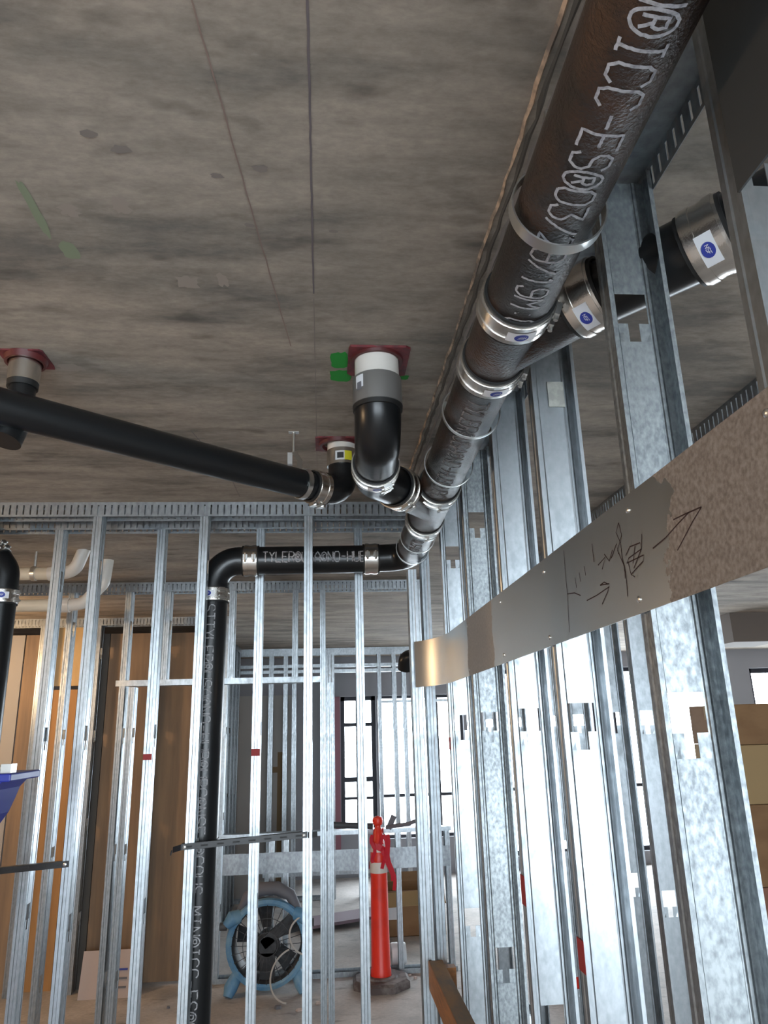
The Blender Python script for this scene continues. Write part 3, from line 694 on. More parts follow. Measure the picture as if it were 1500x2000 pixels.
# ink lettering
ntx = (facing*math.cos(math.radians(17))+V((0.902, 0, -0.432))*math.sin(math.radians(17)))
part('printed_lettering', wrap_text('HUB@UPC@NSF IN@ICC-ES@03/29/19M:0', 0.050, mx(0.088), md, ntx, RP, adv=5.05, w=0.0040, wscale=0.713), 'ink', main)
ntx2 = (facing*math.cos(math.radians(10))+V((0.902, 0, -0.432))*math.sin(math.radians(10)))
part('printed_lettering', wrap_text('TYLER@USA&NO-HUB@UPC', 0.045, mx(1.36), md, ntx2, RP, adv=5.0, w=0.0045, wscale=0.85), 'faint_ink', main)
part('printed_lettering', wrap_text('@USA&NO', 0.04, mx(2.47), md, ntx2, RP, adv=5.0, w=0.0045, wscale=0.85), 'faint_ink', main)

# pipe hangers
def hanger(y, label, wd=0.016, R=0.0655, drop=0.004):
    c = mx(y)-V((0, 0, drop)); t = thing('pipe_hanger', c+V((0, 0, R)), label, 'pipe hanger', 'ring hangers along the main drain')
    part('ring', MB().lathe(c, md, [(-wd/2, R), (-wd/2, R+0.0025), (wd/2, R+0.0025), (wd/2, R)], 48, close=True), 'zinc', t)
    part('rod', MB().sweep([c+V((0, 0, R-0.001)), V((c.x, c.y, CEIL))], 0.005, 10), 'zinc', t)
    part('nut', MB().lathe(c+V((0, 0, R+0.002)), (0, 0, 1), [(0, 0.001), (0, 0.010), (0.009, 0.010), (0.009, 0.001)], 6), 'zinc', t)
hanger(0.845, 'wide pale steel ring hanger, nearest on the main drain pipe above the strap', 0.020, 0.0665)
hanger(1.515, 'thin steel ring hanger on the main drain between the two wye branches, nearer one', 0.009)
hanger(1.850, 'thin steel ring hanger just before the far wye branch of the main drain', 0.008)
hanger(2.600, 'thin steel ring hanger on the last length of the main drain past the far wye', 0.006, 0.0625)
hanger(2.775, 'steel ring hanger at the far end where the main drain turns left into the wall', 0.012, 0.064)

# branch through the right wall
br = thing('drain_branch', (0.55, 1.0, 2.40), 'short black drain branch with blue-stickered couplings passing through the right stud wall', 'pipe')
b2 = V((0.612, 0.933, 2.402)); b3 = b2+bd*0.075
part('pipe_section', MB().sweep([b1-bd*0.01, b2], 0.0555, 36), 'iron_smooth', br)
coupling(br, b1+bd*0.012, bd, 0.056, L=0.06, label=(-0.35, -0.45, -1.0), screws=(0.3, 0.2, 1))
coupling(br, b2, bd, 0.056, L=0.06, label=(-0.55, -0.55, -0.75), screws=(0.3, 0.2, 1))
part('elbow', MB().sweep(fillet([b2+bd*0.01, b3+bd*0.03, b3+bd*0.03+V((0.10, 0.02, 0.08))], 0.08), 0.056, 36), 'iron_smooth', br)

# closet drop from ceiling, turning to the far wye
cx, cy = 0.132, 1.605
cd = thing('toilet_drop_pipe', (cx, cy, CEIL), 'black drop pipe below the white stub in red-rimmed ceiling hole, elbowing into the main drain', 'pipe')
part('stub', MB().sweep([(cx, cy, CEIL+0.05), (cx, cy, 2.48)], 0.054, 40), 'pvc', cd, label='white plastic stub')
part('sleeve', MB().lathe((cx, cy, 2.455), (0, 0, 1), [(-0.036, 0.053), (-0.036, 0.0605), (-0.02, 0.0595), (0.033, 0.0595), (0.036, 0.0585), (0.036, 0.054)], 40), 'gray_band', cd, label='dull grey coupling sleeve')
part('sleeve_rim', MB().lathe((cx, cy, 2.418), (0, 0, 1), [(-0.010, 0.055), (-0.010, 0.0595), (0.002, 0.0605), (0.002, 0.053)], 40), 'rubber', cd)
ring = V((0.140, 1.815, 2.348)); p45 = V((0.146, 1.945, 2.350))
part('elbow', MB().sweep(fillet([(cx, cy, 2.46), (cx, cy, 2.352), ring], 0.085), 0.0565, 40), 'iron_smooth', cd)
coupling(cd, ring+V((0, 0.012, 0)), (0.03, 1, 0), 0.0565, L=0.052, label=(0.05, 0, -1), screws=(0.5, 0, -1))
d45 = (mx(2.22)-c1).normalized()
part('elbow', MB().sweep(fillet([ring, ring+V((0.004, 0.105, 0)), c1], 0.06), 0.0565, 40), 'iron_smooth', cd)
coupling(cd, c1-d45*0.012, d45, 0.0565, L=0.052, screws=(0.2, -0.5, -1))
# sticker on the sleeve
part('label', wrap_patch(MB(), (cx, cy, 2.462), (0, 0, -1), (-0.75, -0.65, 0), 0.0597, -0.022, 0.010, -0.012, 0.012, 0.0008), 'label', cd)
part('label_print', wrap_patch(MB(), (cx, cy, 2.456), (0, 0, -1), (-0.75, -0.65, 0), 0.0597, -0.010, 0.010, -0.007, 0.007, 0.0014), 'fan_mid', cd)
cc = thing('firestop_collar', (cx, cy, CEIL-0.006), 'square dark red firestop plate on the ceiling round the large white pipe stub', 'collar')
mb = MB(); n = 40; sq = [(cx-0.073, cy-0.098), (cx+0.078, cy-0.098), (cx+0.078, cy+0.062), (cx-0.073, cy+0.062)]
def ring_plate(mb, cx, cy, ri, x0, x1, y0, y1, z0, z1, n=40):
    vi, vo = [], []
    for k in range(n):
        a = 2*PI*k/n; c, s_ = math.cos(a), math.sin(a)
        tx = ((x1-cx) if c > 0 else (cx-x0))/max(abs(c), 1e-6); ty = ((y1-cy) if s_ > 0 else (cy-y0))/max(abs(s_), 1e-6); q = min(tx, ty)
        vi.append((cx+ri*c, cy+ri*s_)); vo.append((cx+q*c, cy+q*s_))
    vs = [(*p, z0) for p in vi]+[(*p, z0) for p in vo]+[(*p, z1) for p in vi]+[(*p, z1) for p in vo]; fs = []
    for k in range(n):
        j = (k+1) % n; fs += [(k, n+k, n+j, j), (n+k, 3*n+k, 3*n+j, n+j), (k, j, 2*n+j, 2*n+k)]
    return mb.add(vs, fs)
part('plate', ring_plate(MB(), cx, cy, 0.0635, cx-0.070, cx+0.078, cy-0.066, cy+0.083, CEIL-0.006, CEIL-0.0002), 'red', cc)
part('putty_ring', MB().lathe((cx, cy, CEIL-0.012), (0, 0, 1), [(0.011, 0.055), (0, 0.056), (0, 0.064), (0.011, 0.067)], 40), 'dark_red', cc)

# small drop and long pipe on the left
sx_, sy_ = 0.062, 2.165
sp = thing('small_drop_pipe', (sx_, sy_, CEIL), 'smaller black elbow below a white stickered pipe stub behind the large drop pipe', 'pipe')
part('stub', MB().sweep([(sx_, sy_, CEIL+0.05), (sx_, sy_, 2.515)], 0.0475, 36), 'pvc', sp)
part('sleeve', MB().lathe((sx_, sy_, 2.497), (0, 0, 1), [(-0.028, 0.044), (-0.028, 0.0495), (0.024, 0.0495), (0.024, 0.046)], 36), 'stainless', sp)
part('label', wrap_patch(MB(), (sx_, sy_, 2.492), (0, 0, -1), (-0.05, -1, 0), 0.0498, -0.016, 0.014, -0.022, 0.008, 0.0008), 'label', sp)
part('label_print', wrap_patch(MB(), (sx_, sy_, 2.492), (0, 0, -1), (-0.12, -1, 0), 0.0498, -0.010, 0.009, -0.012, 0.008, 0.0014), 'label_dark', sp)
part('yellow_label', wrap_patch(MB(), (sx_, sy_, 2.492), (0, 0, -1), (0.35, -1, 0), 0.0498, -0.016, 0.014, -0.012, 0.012, 0.0008), 'yellow', sp)
LP0 = V((-0.012, 2.120, 2.385)); LP1 = V((-0.735, 1.548, 2.392)); ld = (LP1-LP0).normalized()
part('elbow', MB().sweep(fillet([(sx_, sy_, 2.50), (sx_, sy_, 2.386), LP0+ld*0.02], 0.055), 0.045, 36), 'iron_smooth', sp)
lp = thing('branch_drain_pipe', LP0, 'long smooth black drain pipe sloping across the ceiling to the left edge', 'pipe')
part('pipe_section', MB().sweep([LP0-ld*0.0, LP1+ld*0.9], 0.0425, 40), 'iron_smooth', lp)
coupling(lp, LP0+ld*0.005, ld, 0.0445, L=0.046, screws=(0.2, 0.2, -1))
# its clamp hanger
hc = LP0+ld*0.062
hg = thing('pipe_hanger', (hc.x, hc.y, CEIL), 'steel clamp hanger with threaded rod at the right end of the long left pipe', 'pipe hanger')
part('ring', MB().lathe(hc, ld, [(-0.008, 0.044), (-0.008, 0.047), (0.008, 0.047), (0.008, 0.044)], 40, close=True), 'zinc', hg)
sdv = V((ld.y, -ld.x, 0)); 
rp = V((-0.088, 2.075, 0)); 
part('rod', MB().sweep([(rp.x, rp.y, 2.478), (rp.x, rp.y, CEIL)], 0.0048, 10), 'zinc', hg)
part('rod_plate', MB().box((rp.x-0.016, rp.y-0.008, CEIL-0.003), (rp.x+0.016, rp.y+0.008, CEIL)), 'zinc', hg)
part('bracket', MB().ribbon([V((rp.x, rp.y-0.004, 2.486)), V((rp.x+0.020, rp.y-0.008, 2.455)), hc+V((-0.010, -0.020, 0.040)), hc+V((0, -0.036, 0.028))], 0.018, V((0.5, -1, 0.1))).box((rp.x-0.018, rp.y-0.006, 2.445), (rp.x-0.004, rp.y+0.008, 2.482)), 'zinc', hg)
# left ceiling stub
lx, ly = -0.707, 1.628
ls = thing('left_drop_pipe', (lx, ly, CEIL), 'short grey-sleeved drop pipe from the ceiling above the long pipe at the left edge', 'pipe')
part('stub', MB().sweep([(lx, ly, CEIL+0.05), (lx, ly, 2.40)], 0.030, 32), 'iron_smooth', ls)
part('sleeve', MB().lathe((lx, ly, 2.512), (0, 0, 1), [(-0.028, 0.030), (-0.028, 0.036), (0.03, 0.036), (0.032, 0.031)], 36), 'stainless', ls)
part('sleeve_rim', MB().lathe((lx, ly, 2.476), (0, 0, 1), [(-0.006, 0.030), (-0.006, 0.0345), (0.009, 0.035), (0.009, 0.030)], 36), 'rubber', ls)
part('tee_fitting', MB().sweep([(lx, ly, 2.43), (lx-0.02, ly-0.02, 2.33)], 0.04, 32), 'iron_smooth', ls)
lc = thing('firestop_collar', (lx, ly, CEIL-0.005), 'ragged red firestop ring on the ceiling above the long left pipe', 'collar')
part('plate', ring_plate(MB(), lx, ly, 0.040, lx-0.052, lx+0.052, ly-0.045, ly+0.050, CEIL-0.004, CEIL-0.0002), 'red', lc)
part('putty_ring', MB().lathe((lx, ly, CEIL-0.016), (0, 0, 1), [(0.015, 0.036), (0, 0.040), (0, 0.046), (0.015, 0.050)], 36), 'dark_red', lc)
sc2 = thing('firestop_collar', (sx_-0.01, sy_, CEIL-0.005), 'small dark red firestop ring on the ceiling round the smaller stickered stub', 'collar')
part('plate', ring_plate(MB(), sx_-0.008, sy_, 0.052, sx_-0.085, sx_+0.075, sy_-0.06, sy_+0.06, CEIL-0.004, CEIL-0.0002), 'red', sc2)
part('putty_ring', MB().lathe((sx_-0.012, sy_, CEIL-0.012), (0, 0, 1), [(0.011, 0.050), (0, 0.052), (0, 0.060), (0.011, 0.064)], 36), 'dark_red', sc2)

# riser inside the back wall
RY = 2.920
rs = thing('riser_pipe', (-0.425, RY, 0), 'black riser pipe with white lettering elbowing down inside the back stud wall', 'pipe')
part('pipe_section', MB().sweep([(0.215, RY, 2.345), (-0.295, RY, 2.341)], 0.0565, 40), 'iron_smooth', rs)
part('elbow', MB().sweep(fillet([(-0.285, RY, 2.341), (-0.436, RY, 2.340), (-0.436, RY, 2.20)], 0.098, 18), 0.0565, 40), 'iron_smooth', rs)
part('pipe_section', MB().sweep([(-0.436, RY, 2.20), (-0.450, RY, 0.0)], 0.0565, 40), 'iron_smooth', rs)
coupling(rs, (0.195, RY, 2.345), (1, 0, 0), 0.0565, L=0.055, screws=(0, -1, 0.05), thick=0.005)
coupling(rs, (-0.292, RY, 2.341), (1, 0, 0), 0.0565, L=0.055, screws=(0, -1, 0), thick=0.005)
coupling(rs, (-0.436, RY, 2.200), (0, 0, 1), 0.0565, L=0.05, label=(-0.2, -1, 0), screws=(0.75, -1, 0), thick=0.005)
part('printed_lettering', wrap_text('TYLER@USA&NO-HUB', 0.042, (-0.240, RY, 2.343), (1, 0, 0), (0, -1, 0.02), 0.0565, adv=5.15, w=0.0045, wscale=0.72), 'mid_ink', rs)
part('printed_lettering', wrap_text('STTYLER@USA&NO-HUB@UPC@NSF-@COUS MIN@ICC-ES@03/28/19 08:12 12', 0.044, (-0.436, RY, 2.155), (-0.0064, 0, -1), (-0.10, -1, 0), 0.0565, adv=5.2, w=0.0042, wscale=0.84), 'mid_ink', rs)

# slotted black support straps
def supp(x0, z0, x1, z1, y, label, curl=True, hook=False):
    c = V(((x0+x1)/2, y, (z0+z1)/2)); t = thing('support_strut', c, label, 'bracket', 'black slotted pipe supports')
    p0, p1 = V((x0, y, z0)), V((x1, y, z1)); d = (p1-p0).normalized(); up = V((0, 0, 1))
    mb = MB(); h = 0.0095
    mb.obox(c, d, V((0, 1, 0)), up, (p1-p0).length/2, 0.0012, h)
    mb.obox(c+V((0, 0.012, h)), d, V((0, 1, 0)), up, (p1-p0).length/2, 0.012, 0.001)
    if curl: mb.obox(p1+V((0.018, 0.030, -0.004)), V((0.5, 1, -0.1)), V((1, -0.5, 0)), up, 0.034, 0.0012, h)
    if hook: mb.obox(p0+V((-0.013, 0.006, -0.004)), V((-1, 0.4, -0.3)), V((0.4, 1, 0)), up, 0.018, 0.0012, h); mb.sweep([p0+V((-0.03, 0, -0.008)), p0+V((-0.034, -0.002, -0.024))], 0.0025, 8)
    part('channel', mb, 'black_steel', t)
    L = (p1-p0).length; n = int(L/0.05)
    for i in range(n):
        q = p0+d*(0.025+i*L/n); part('slot', MB().obox(q+V((0, -0.0016, 0)), d, V((0, 1, 0)), up, 0.012, 0.0003, 0.0028), 'rubber', t)
    for q in (p0+d*0.012, p1-d*0.012): screw(t, q+V((0, -0.0015, 0)), (0, -1, 0), 0.006)
supp(-0.492, 1.301, -0.058, 1.325, 2.786, 'long black slotted steel strut crossing the riser pipe between two studs', True, True)
supp(-1.30, 1.238, -0.864, 1.263, 2.786, 'black slotted steel strut across the studs at the left edge', False)
# clamp holding riser to the strut
single('riser_clamp', MB().lathe((-0.442, RY, 1.296), (0, 0, 1), [(-0.013, 0.0572), (-0.013, 0.060), (0.013, 0.060), (0.013, 0.0572)], 40, close=True), 'black_steel', (-0.429, RY, 1.29), 'black band clamping the riser pipe at the slotted strut', 'clamp')

# second riser at the left edge
r2 = thing('riser_pipe', (-1.245, RY, 0), 'black riser pipe with a stickered coupling at the left edge of the back wall', 'pipe')
part('pipe_section', MB().sweep([(-1.245, RY, 0), (-1.245, RY, 2.22)], 0.0525, 40), 'iron_smooth', r2)
part('elbow', MB().sweep(fillet([(-1.245, RY, 2.21), (-1.245, RY, 2.31), (-1.31, RY, 2.40)], 0.07), 0.0525, 40), 'iron_smooth', r2)
part('pipe_section', MB().sweep([(-1.30, RY, 2.385), (-1.42, RY, 2.47)], 0.0525, 40), 'iron_smooth', r2)
coupling(r2, (-1.245, RY, 2.205), (0, 0, 1), 0.0525, L=0.05, label=(0.35, -1, 0), screws=(1, -0.3, 0), thick=0.005)
coupling(r2, (-1.297, RY, 2.375), (-0.55, 0, 0.75), 0.0525, L=0.04, label=(0.5, -1, 0), screws=(1, -0.3, 0), thick=0.005)

# white plastic pipes beyond the studs
p1_ = thing('plastic_pipe', (-1.3, 3.6, 2.45), 'upper white plastic drain pipe curving up into the ceiling on the left', 'pipe', 'white plastic drain pipes')
part('pipe_section', MB().sweep([(-2.6, 3.6, 2.435), (-1.33, 3.6, 2.440)], 0.030, 28), 'pvc_cream', p1_)
part('hub', MB().sweep([(-1.33, 3.6, 2.440), (-1.27, 3.6, 2.443)], 0.036, 28), 'pvc', p1_)
part('elbow', MB().sweep(fillet([(-1.28, 3.6, 2.443), (-1.21, 3.6, 2.447), (-1.165, 3.58, 2.56)], 0.07), 0.031, 28), 'pvc', p1_)
single('pipe_hanger', MB().lathe((-1.40, 3.6, 2.44), (1, 0, 0), [(-0.01, 0.031), (-0.01, 0.035), (0.01, 0.035), (0.01, 0.031)], 28, close=True).sweep([(-1.40, 3.6, 2.475), (-1.40, 3.6, CEIL)], 0.008, 8), 'zinc', (-1.40, 3.6, 2.5), 'small steel hanger on the upper white plastic pipe', 'pipe hanger')
p2_ = thing('plastic_pipe', (-1.35, 3.8, 2.32), 'lower cream plastic drain pipe ending in a white fitting on the left', 'pipe', 'white plastic drain pipes')
part('pipe_section', MB().sweep([(-2.7, 3.8, 2.315), (-1.32, 3.8, 2.318)], 0.031, 28), 'pvc_cream', p2_)
part('hub', MB().sweep([(-1.33, 3.8, 2.318), (-1.285, 3.8, 2.318)], 0.037, 28), 'pvc', p2_)
part('elbow', MB().sweep(fillet([(-1.29, 3.8, 2.318), (-1.22, 3.8, 2.325), (-1.125, 3.8, 2.43), (-1.115, 3.8, 2.56)], 0.06), 0.031, 28), 'pvc', p2_)
single('pipe_elbow', MB().sweep(fillet([(0.60, 4.75, 2.10), (0.535, 4.75, 2.12), (0.53, 4.80, 2.04)], 0.035), 0.05, 24).sweep([(0.58, 4.75, 2.12), (0.58, 4.75, CEIL)], 0.006, 8), 'iron_smooth', (0.53, 4.75, 2.1), 'small black pipe elbow showing past the curled end of the strap', 'pipe')

# ================================================================ THINGS ON THE FLOOR
# wooden rail along the right wall
rail = MB().box((0.350, 0.3, 0.832), (0.400, 2.775, 0.918))
single('wooden_rail', rail, 'wood', (0.375, 1.5, 0.83), 'orange-brown timber rail running along the foot of the right stud wall', 'plank', bevel=0.002)
ro = bpy.data.objects['wooden_rail']
part('top_face_dust', MB().box((0.3515, 0.3, 0.9181), (0.3985, 2.773, 0.9188)), 'wood_dirty', ro, label='dusty grey-brown top face')
for y in (0.5, 2.70): part('block', MB().box((0.400, y, 0.835), (0.4325, y+0.04, 0.915)), 'wood', ro)

# delineator post
dp = thing('delineator_post', (0.385, 5.64, 0), 'orange traffic delineator post wrapped in red tape on a black base', 'traffic post')
cxd, cyd = 0.385, 5.64
n = 8; oc = [(cxd+0.205*math.cos(2*PI*(k+.5)/n), cyd+0.205*math.sin(2*PI*(k+.5)/n)) for k in range(n)]
mb = MB(); vs = [(x, y, 0.0) for x, y in oc]+[(x, y, 0.038) for x, y in oc]+[(cxd+(x-cxd)*0.9, cyd+(y-cyd)*0.9, 0.052) for x, y in oc]
fs = [tuple(range(7, -1, -1)), tuple(range(16, 24))]+[(a+k, a+(k+1) % 8, a+8+(k+1) % 8, a+8+k) for a in (0, 8) for k in range(8)]
part('base', mb.add(vs, fs), 'base_rubber', dp)
part('base_collar', MB().lathe((cxd, cyd, 0.05), (0, 0, 1), [(0, 0.115), (0.012, 0.108), (0.014, 0.075)], 24), 'base_rubber', dp)
part('post', MB().lathe((cxd, cyd, 0.05), (0, 0, 1), [(0, 0.071), (0.05, 0.070), (0.06, 0.066), (0.60, 0.059), (0.72, 0.059), (0.78, 0.056), (0.80, 0.048), (0.92, 0.033), (0.94, 0.022), (0.955, 0.022), (0.965, 0.034), (0.99, 0.039), (1.01, 0.032), (1.02, 0.001)], 28), 'orange', dp)
part('reflective_band', MB().lathe((cxd, cyd, 0.70), (0, 0, 1), [(0, 0.0605), (0, 0.0615), (0.07, 0.0612), (0.07, 0.060)], 28), 'reflect', dp)
part('reflective_band', MB().lathe((cxd, cyd, 0.835), (0, 0, 1), [(0, 0.058), (0, 0.0592), (0.05, 0.050), (0.05, 0.048)], 28), 'reflect', dp)
tp = MB()
for k in range(7):
    z0 = 0.98-0.02*k; a0 = k*0.9
    P_ = [V((cxd+(0.040+0.008*k*0.6)*math.cos(a0+t*0.5), cyd-0.001+(0.040+0.008*k*0.6)*math.sin(a0+t*0.5), z0-0.016*t+0.004*math.sin(3*t))) for t in range(9)]
    N_ = [V((p.x-cxd, p.y-cyd, 0)).normalized() for p in P_]; tp.ribbon(P_, 0.034, N_)
for k, (ax, L_) in enumerate(((0.035, 0.30), (0.055, 0.36), (0.02, 0.22), (-0.045, 0.18))):
    P_ = [V((cxd+ax+0.012*math.sin(t*1.1+k)+0.05*t/8*(1 if ax > 0.03 else 0.2), cyd-0.055-0.002*k, 0.95-L_*t/8)) for t in range(9)]
    tp.ribbon(P_, 0.026, V((0.3, -1, 0)))
part('flagging_tape', tp, 'pink', dp)

# air mover fan
fx, fy, fz = -0.385, 5.68, 0.30
fn = thing('floor_fan', (fx, fy, 0), 'round light blue and grey floor fan standing behind the stud walls', 'fan')
D = V((0.0, 1, 0)); FC = V((fx, fy, fz))
part('drum', MB().lathe(FC, D, [(-0.09, 0.235), (-0.10, 0.250), (-0.06, 0.258), (0.12, 0.250), (0.14, 0.235), (0.12, 0.228), (-0.07, 0.225)], 44, close=True), 'fan_dark', fn)
part('front_ring', MB().lathe(FC+V((0, -0.10, 0)), D, [(-0.012, 0.235), (-0.02, 0.25), (-0.012, 0.272), (0.02, 0.278), (0.03, 0.25)], 44, close=True), 'fan_blue', fn)
for sgn in (-1, 1):
    q = MB().sweep([FC+V((sgn*0.20, -0.06, -0.19)), FC+V((sgn*0.235, -0.10, -0.25)), FC+V((sgn*0.25, -0.12, -0.295))], [0.04, 0.046, 0.030], 14)
    part('foot', q, 'fan_blue', fn)
    part('shoulder', MB().sweep([FC+V((sgn*0.19, -0.08, 0.17)), FC+V((sgn*0.235, -0.10, 0.165)), FC+V((sgn*0.275, -0.11, 0.12))], [0.045, 0.050, 0.030], 14), 'fan_blue', fn)
    part('knob', MB().sweep([FC+V((sgn*0.27, -0.11, 0.12)), FC+V((sgn*0.315, -0.11, 0.12))], 0.026, 12), 'fan_dark', fn)
part('handle', MB().sweep([FC+V((-0.19, -0.03, 0.19)), FC+V((-0.14, -0.03, 0.28)), FC+V((-0.05, -0.03, 0.325)), FC+V((0.06, -0.03, 0.325)), FC+V((0.15, -0.03, 0.28)), FC+V((0.20, -0.03, 0.19))], [0.03, 0.04, 0.045, 0.045, 0.04, 0.03], 16), 'fan_mid', fn)
part('motor', MB().lathe(FC+V((0, -0.05, -0.03)), D, [(0, 0.001), (0, 0.06), (0.02, 0.085), (0.14, 0.085), (0.15, 0.001)], 24), 'fan_dark', fn)
part('motor_arm', MB().obox(FC+V((0.07, -0.03, 0.06)), V((1, 0, 0.75)), V((0, 1, 0)), V((-0.75, 0, 1)), 0.13, 0.02, 0.034).obox(FC+V((0.0, -0.03, -0.15)), V((0, 0, 1)), V((0, 1, 0)), V((1, 0, 0)), 0.08, 0.02, 0.05), 'fan_dark', fn)
for k in range(5):
    a = 2*PI*k/5+0.5; u = V((math.cos(a), 0, math.sin(a))); t_ = V((-math.sin(a), 0, math.cos(a)))
    vs = [FC+D*0.03+u*0.07-t_*0.03, FC+D*0.03+u*0.215-t_*0.07, FC+D*0.075+u*0.215+t_*0.05, FC+D*0.06+u*0.07+t_*0.03]
    vs += [p+D*0.004 for p in vs]
    part('blade', MB().add(vs, [(0, 1, 2, 3), (7, 6, 5, 4), (0, 4, 5, 1), (1, 5, 6, 2), (2, 6, 7, 3), (3, 7, 4, 0)]), 'fan_dark', fn)
gr = MB()
for k in range(28):
    a = 2*PI*k/28; u = V((math.cos(a), 0, math.sin(a))); c_ = FC+V((0, -0.112, 0))
    gr.sweep([c_+u*0.075+V((0, -0.012, -0.0)), c_+u*0.16+V((0, -0.012, 0)), c_+u*0.245], 0.0022, 5)
for rr in (0.075, 0.16): gr.lathe(FC+V((0, -0.124, 0)), D, [(-0.002, rr-0.002), (-0.002, rr+0.002), (0.002, rr+0.002), (0.002, rr-0.002)], 32, close=True)
part('grille', gr, 'fan_dark', fn)
def bez(p, n=16):
    p = [V(q) for q in p]; out = []
    for i in range(n+1):
        q = p[:]; t = i/n
        while len(q) > 1: q = [q[j].lerp(q[j+1], t) for j in range(len(q)-1)]
        out.append(q[0])
    return out
part('cord', MB().sweep(bez([FC+V((0.22, -0.14, 0.16)), FC+V((0.10, -0.15, 0.10)), FC+V((0.16, -0.16, -0.04)), FC+V((0.25, -0.16, -0.06))]), 0.006, 8), 'cord', fn)
part('cord', MB().sweep(bez([FC+V((0.15, -0.14, -0.03)), FC+V((0.05, -0.17, -0.06)), FC+V((-0.02, -0.2, -0.18)), FC+V((0.04, -0.26, -0.291)), FC+V((0.14, -0.30, -0.293))]), 0.006, 8), 'cord', fn)

# cardboard box with flap open behind the post
bx = thing('cardboard_box', (0.72, 6.95, 0), 'open brown cardboard box with a white sticker behind the orange post', 'box')
part('body', MB().box((0.50, 6.80, 0), (1.02, 6.804, 0.345)).box((0.50, 7.2, 0), (1.02, 7.204, 0.345)).box((0.50, 6.80, 0), (0.504, 7.2, 0.345)).box((1.016, 6.80, 0), (1.02, 7.2, 0.345)).box((0.5, 6.8, 0), (1.02, 7.2, 0.004)), 'card', bx)
part('flap', MB().obox((0.76, 6.73, 0.30), (1, 0, 0.03), (0, -1, -0.7), (0, 0.7, -1), 0.25, 0.075, 0.002), 'card_pale', bx)
part('flap', MB().obox((0.76, 7.25, 0.375), (1, 0, 0), (0, 1, 0.6), (0, -0.6, 1), 0.26, 0.06, 0.002), 'card', bx)
part('sticker', MB().box((0.53, 6.797, 0.13), (0.61, 6.7995, 0.23)), 'label', bx)
# paper roll
single('paper_roll', MB().lathe((0.49, 6.06, 0.074), (1, 0.05, 0), [(0, 0.015), (0, 0.069), (0.012, 0.074), (0.095, 0.074), (0.107, 0.069), (0.107, 0.015)], 28), 'white_plastic', (0.52, 6.12, 0), 'small white roll lying behind the orange post', 'roll')
M['purple'] = mat('muted_purple_sheet', (0.27, 0.20, 0.24), 0.7)[0]
single('purple_sheet', MB().obox((0.13, 7.3, 0.05), (1, 0.35, 0.02), (-0.35, 1, 0.0), (0, 0, 1), 0.38, 0.16, 0.012), 'purple', (0.13, 7.3, 0.03), 'dull grey-purple foam sheet lying on the far floor', 'sheet')
M['clutter'] = mat('dark_steel_tube', (0.07, 0.075, 0.085), 0.5)[0]
single('steel_channel', MB().box((-0.6, 7.9, 0.30), (0.62, 7.96, 0.335)).box((-0.58, 7.9, 0), (-0.54, 7.96, 0.30)).box((0.5, 7.9, 0), (0.54, 7.96, 0.30)), 'galv', (0, 7.9, 0), 'low bright steel channel on legs beyond the fan', 'channel')
# horizontal dark pole and grey clamp on low wall
single('dark_pole', MB().sweep([(0.05, 5.80, 1.002), (0.36, 5.83, 0.978)], 0.022, 12), 'clutter', (0.2, 5.82, 0.975), 'short dark pole lying on the top rail of the low wall', 'pole')
gc = thing('grey_clamp', (0.53, 5.85, 0.955), 'grey bar clamp resting on the low wall rail right of the orange post', 'clamp')
part('bar', MB().sweep([(0.46, 5.84, 0.967), (0.62, 5.78, 0.99), (0.70, 5.76, 1.02)], 0.014, 8), 'fan_mid', gc)
part('jaw', MB().obox((0.50, 5.84, 1.0), (0.5, 0, 1), (1, 0, -0.5), (0, 1, 0), 0.05, 0.02, 0.012), 'fan_mid', gc)
# leaning pinkish board and boards on left
single('leaning_board', MB().obox((-1.46, 5.72, 0.135), (1, 0, 0), (0, 0.25, 1), (0, -1, 0.25), 0.17, 0.14, 0.006), 'card_pink', (-1.46, 5.70, 0.0), 'pale pinkish printed board leaning at the foot of the brown sheathing', 'board')
lb = bpy.data.objects['leaning_board']
for k in range(3): part('printed_mark', MB().obox((-1.36+0.0*k, 5.695+0.012*k, 0.06+0.05*k), (1, 0, 0), (0, 0.25, 1), (0, -1, 0.25), 0.035, 0.006, 0.0075), 'label_blue' if k == 2 else 'fan_mid', lb)
# debris chips on the floor
for k in range(14):
    x, y = random.uniform(0.45, 0.85), random.uniform(5.7, 6.4)
    if k > 8: x, y = random.uniform(-1.2, 0.1), random.uniform(5.1, 5.5)
    r = random.uniform(0.01, 0.03); h = random.uniform(.006, .016); n = 6
    rg = [(x+r*random.uniform(.6, 1.2)*math.cos(2*PI*j/n), y+r*random.uniform(.6, 1.2)*math.sin(2*PI*j/n)) for j in range(n)]
    mb = MB().add([(a, b, 0.0) for a, b in rg]+[(x+(a-x)*.8, y+(b-y)*.8, h) for a, b in rg], [tuple(range(n-1, -1, -1)), tuple(range(n, 2*n))]+[(j, (j+1) % n, n+(j+1) % n, n+j) for j in range(n)])
    single('debris_chip', mb, 'card_pink' if k % 2 else 'fan_mid', (x, y, 0), 'small rubble chip on the bare floor in front of the floor fan' if k > 8 else 'small rubble chip on the floor behind the orange post', 'rubble', 'rubble chips in front of the fan' if k > 8 else 'rubble chips behind the orange post')

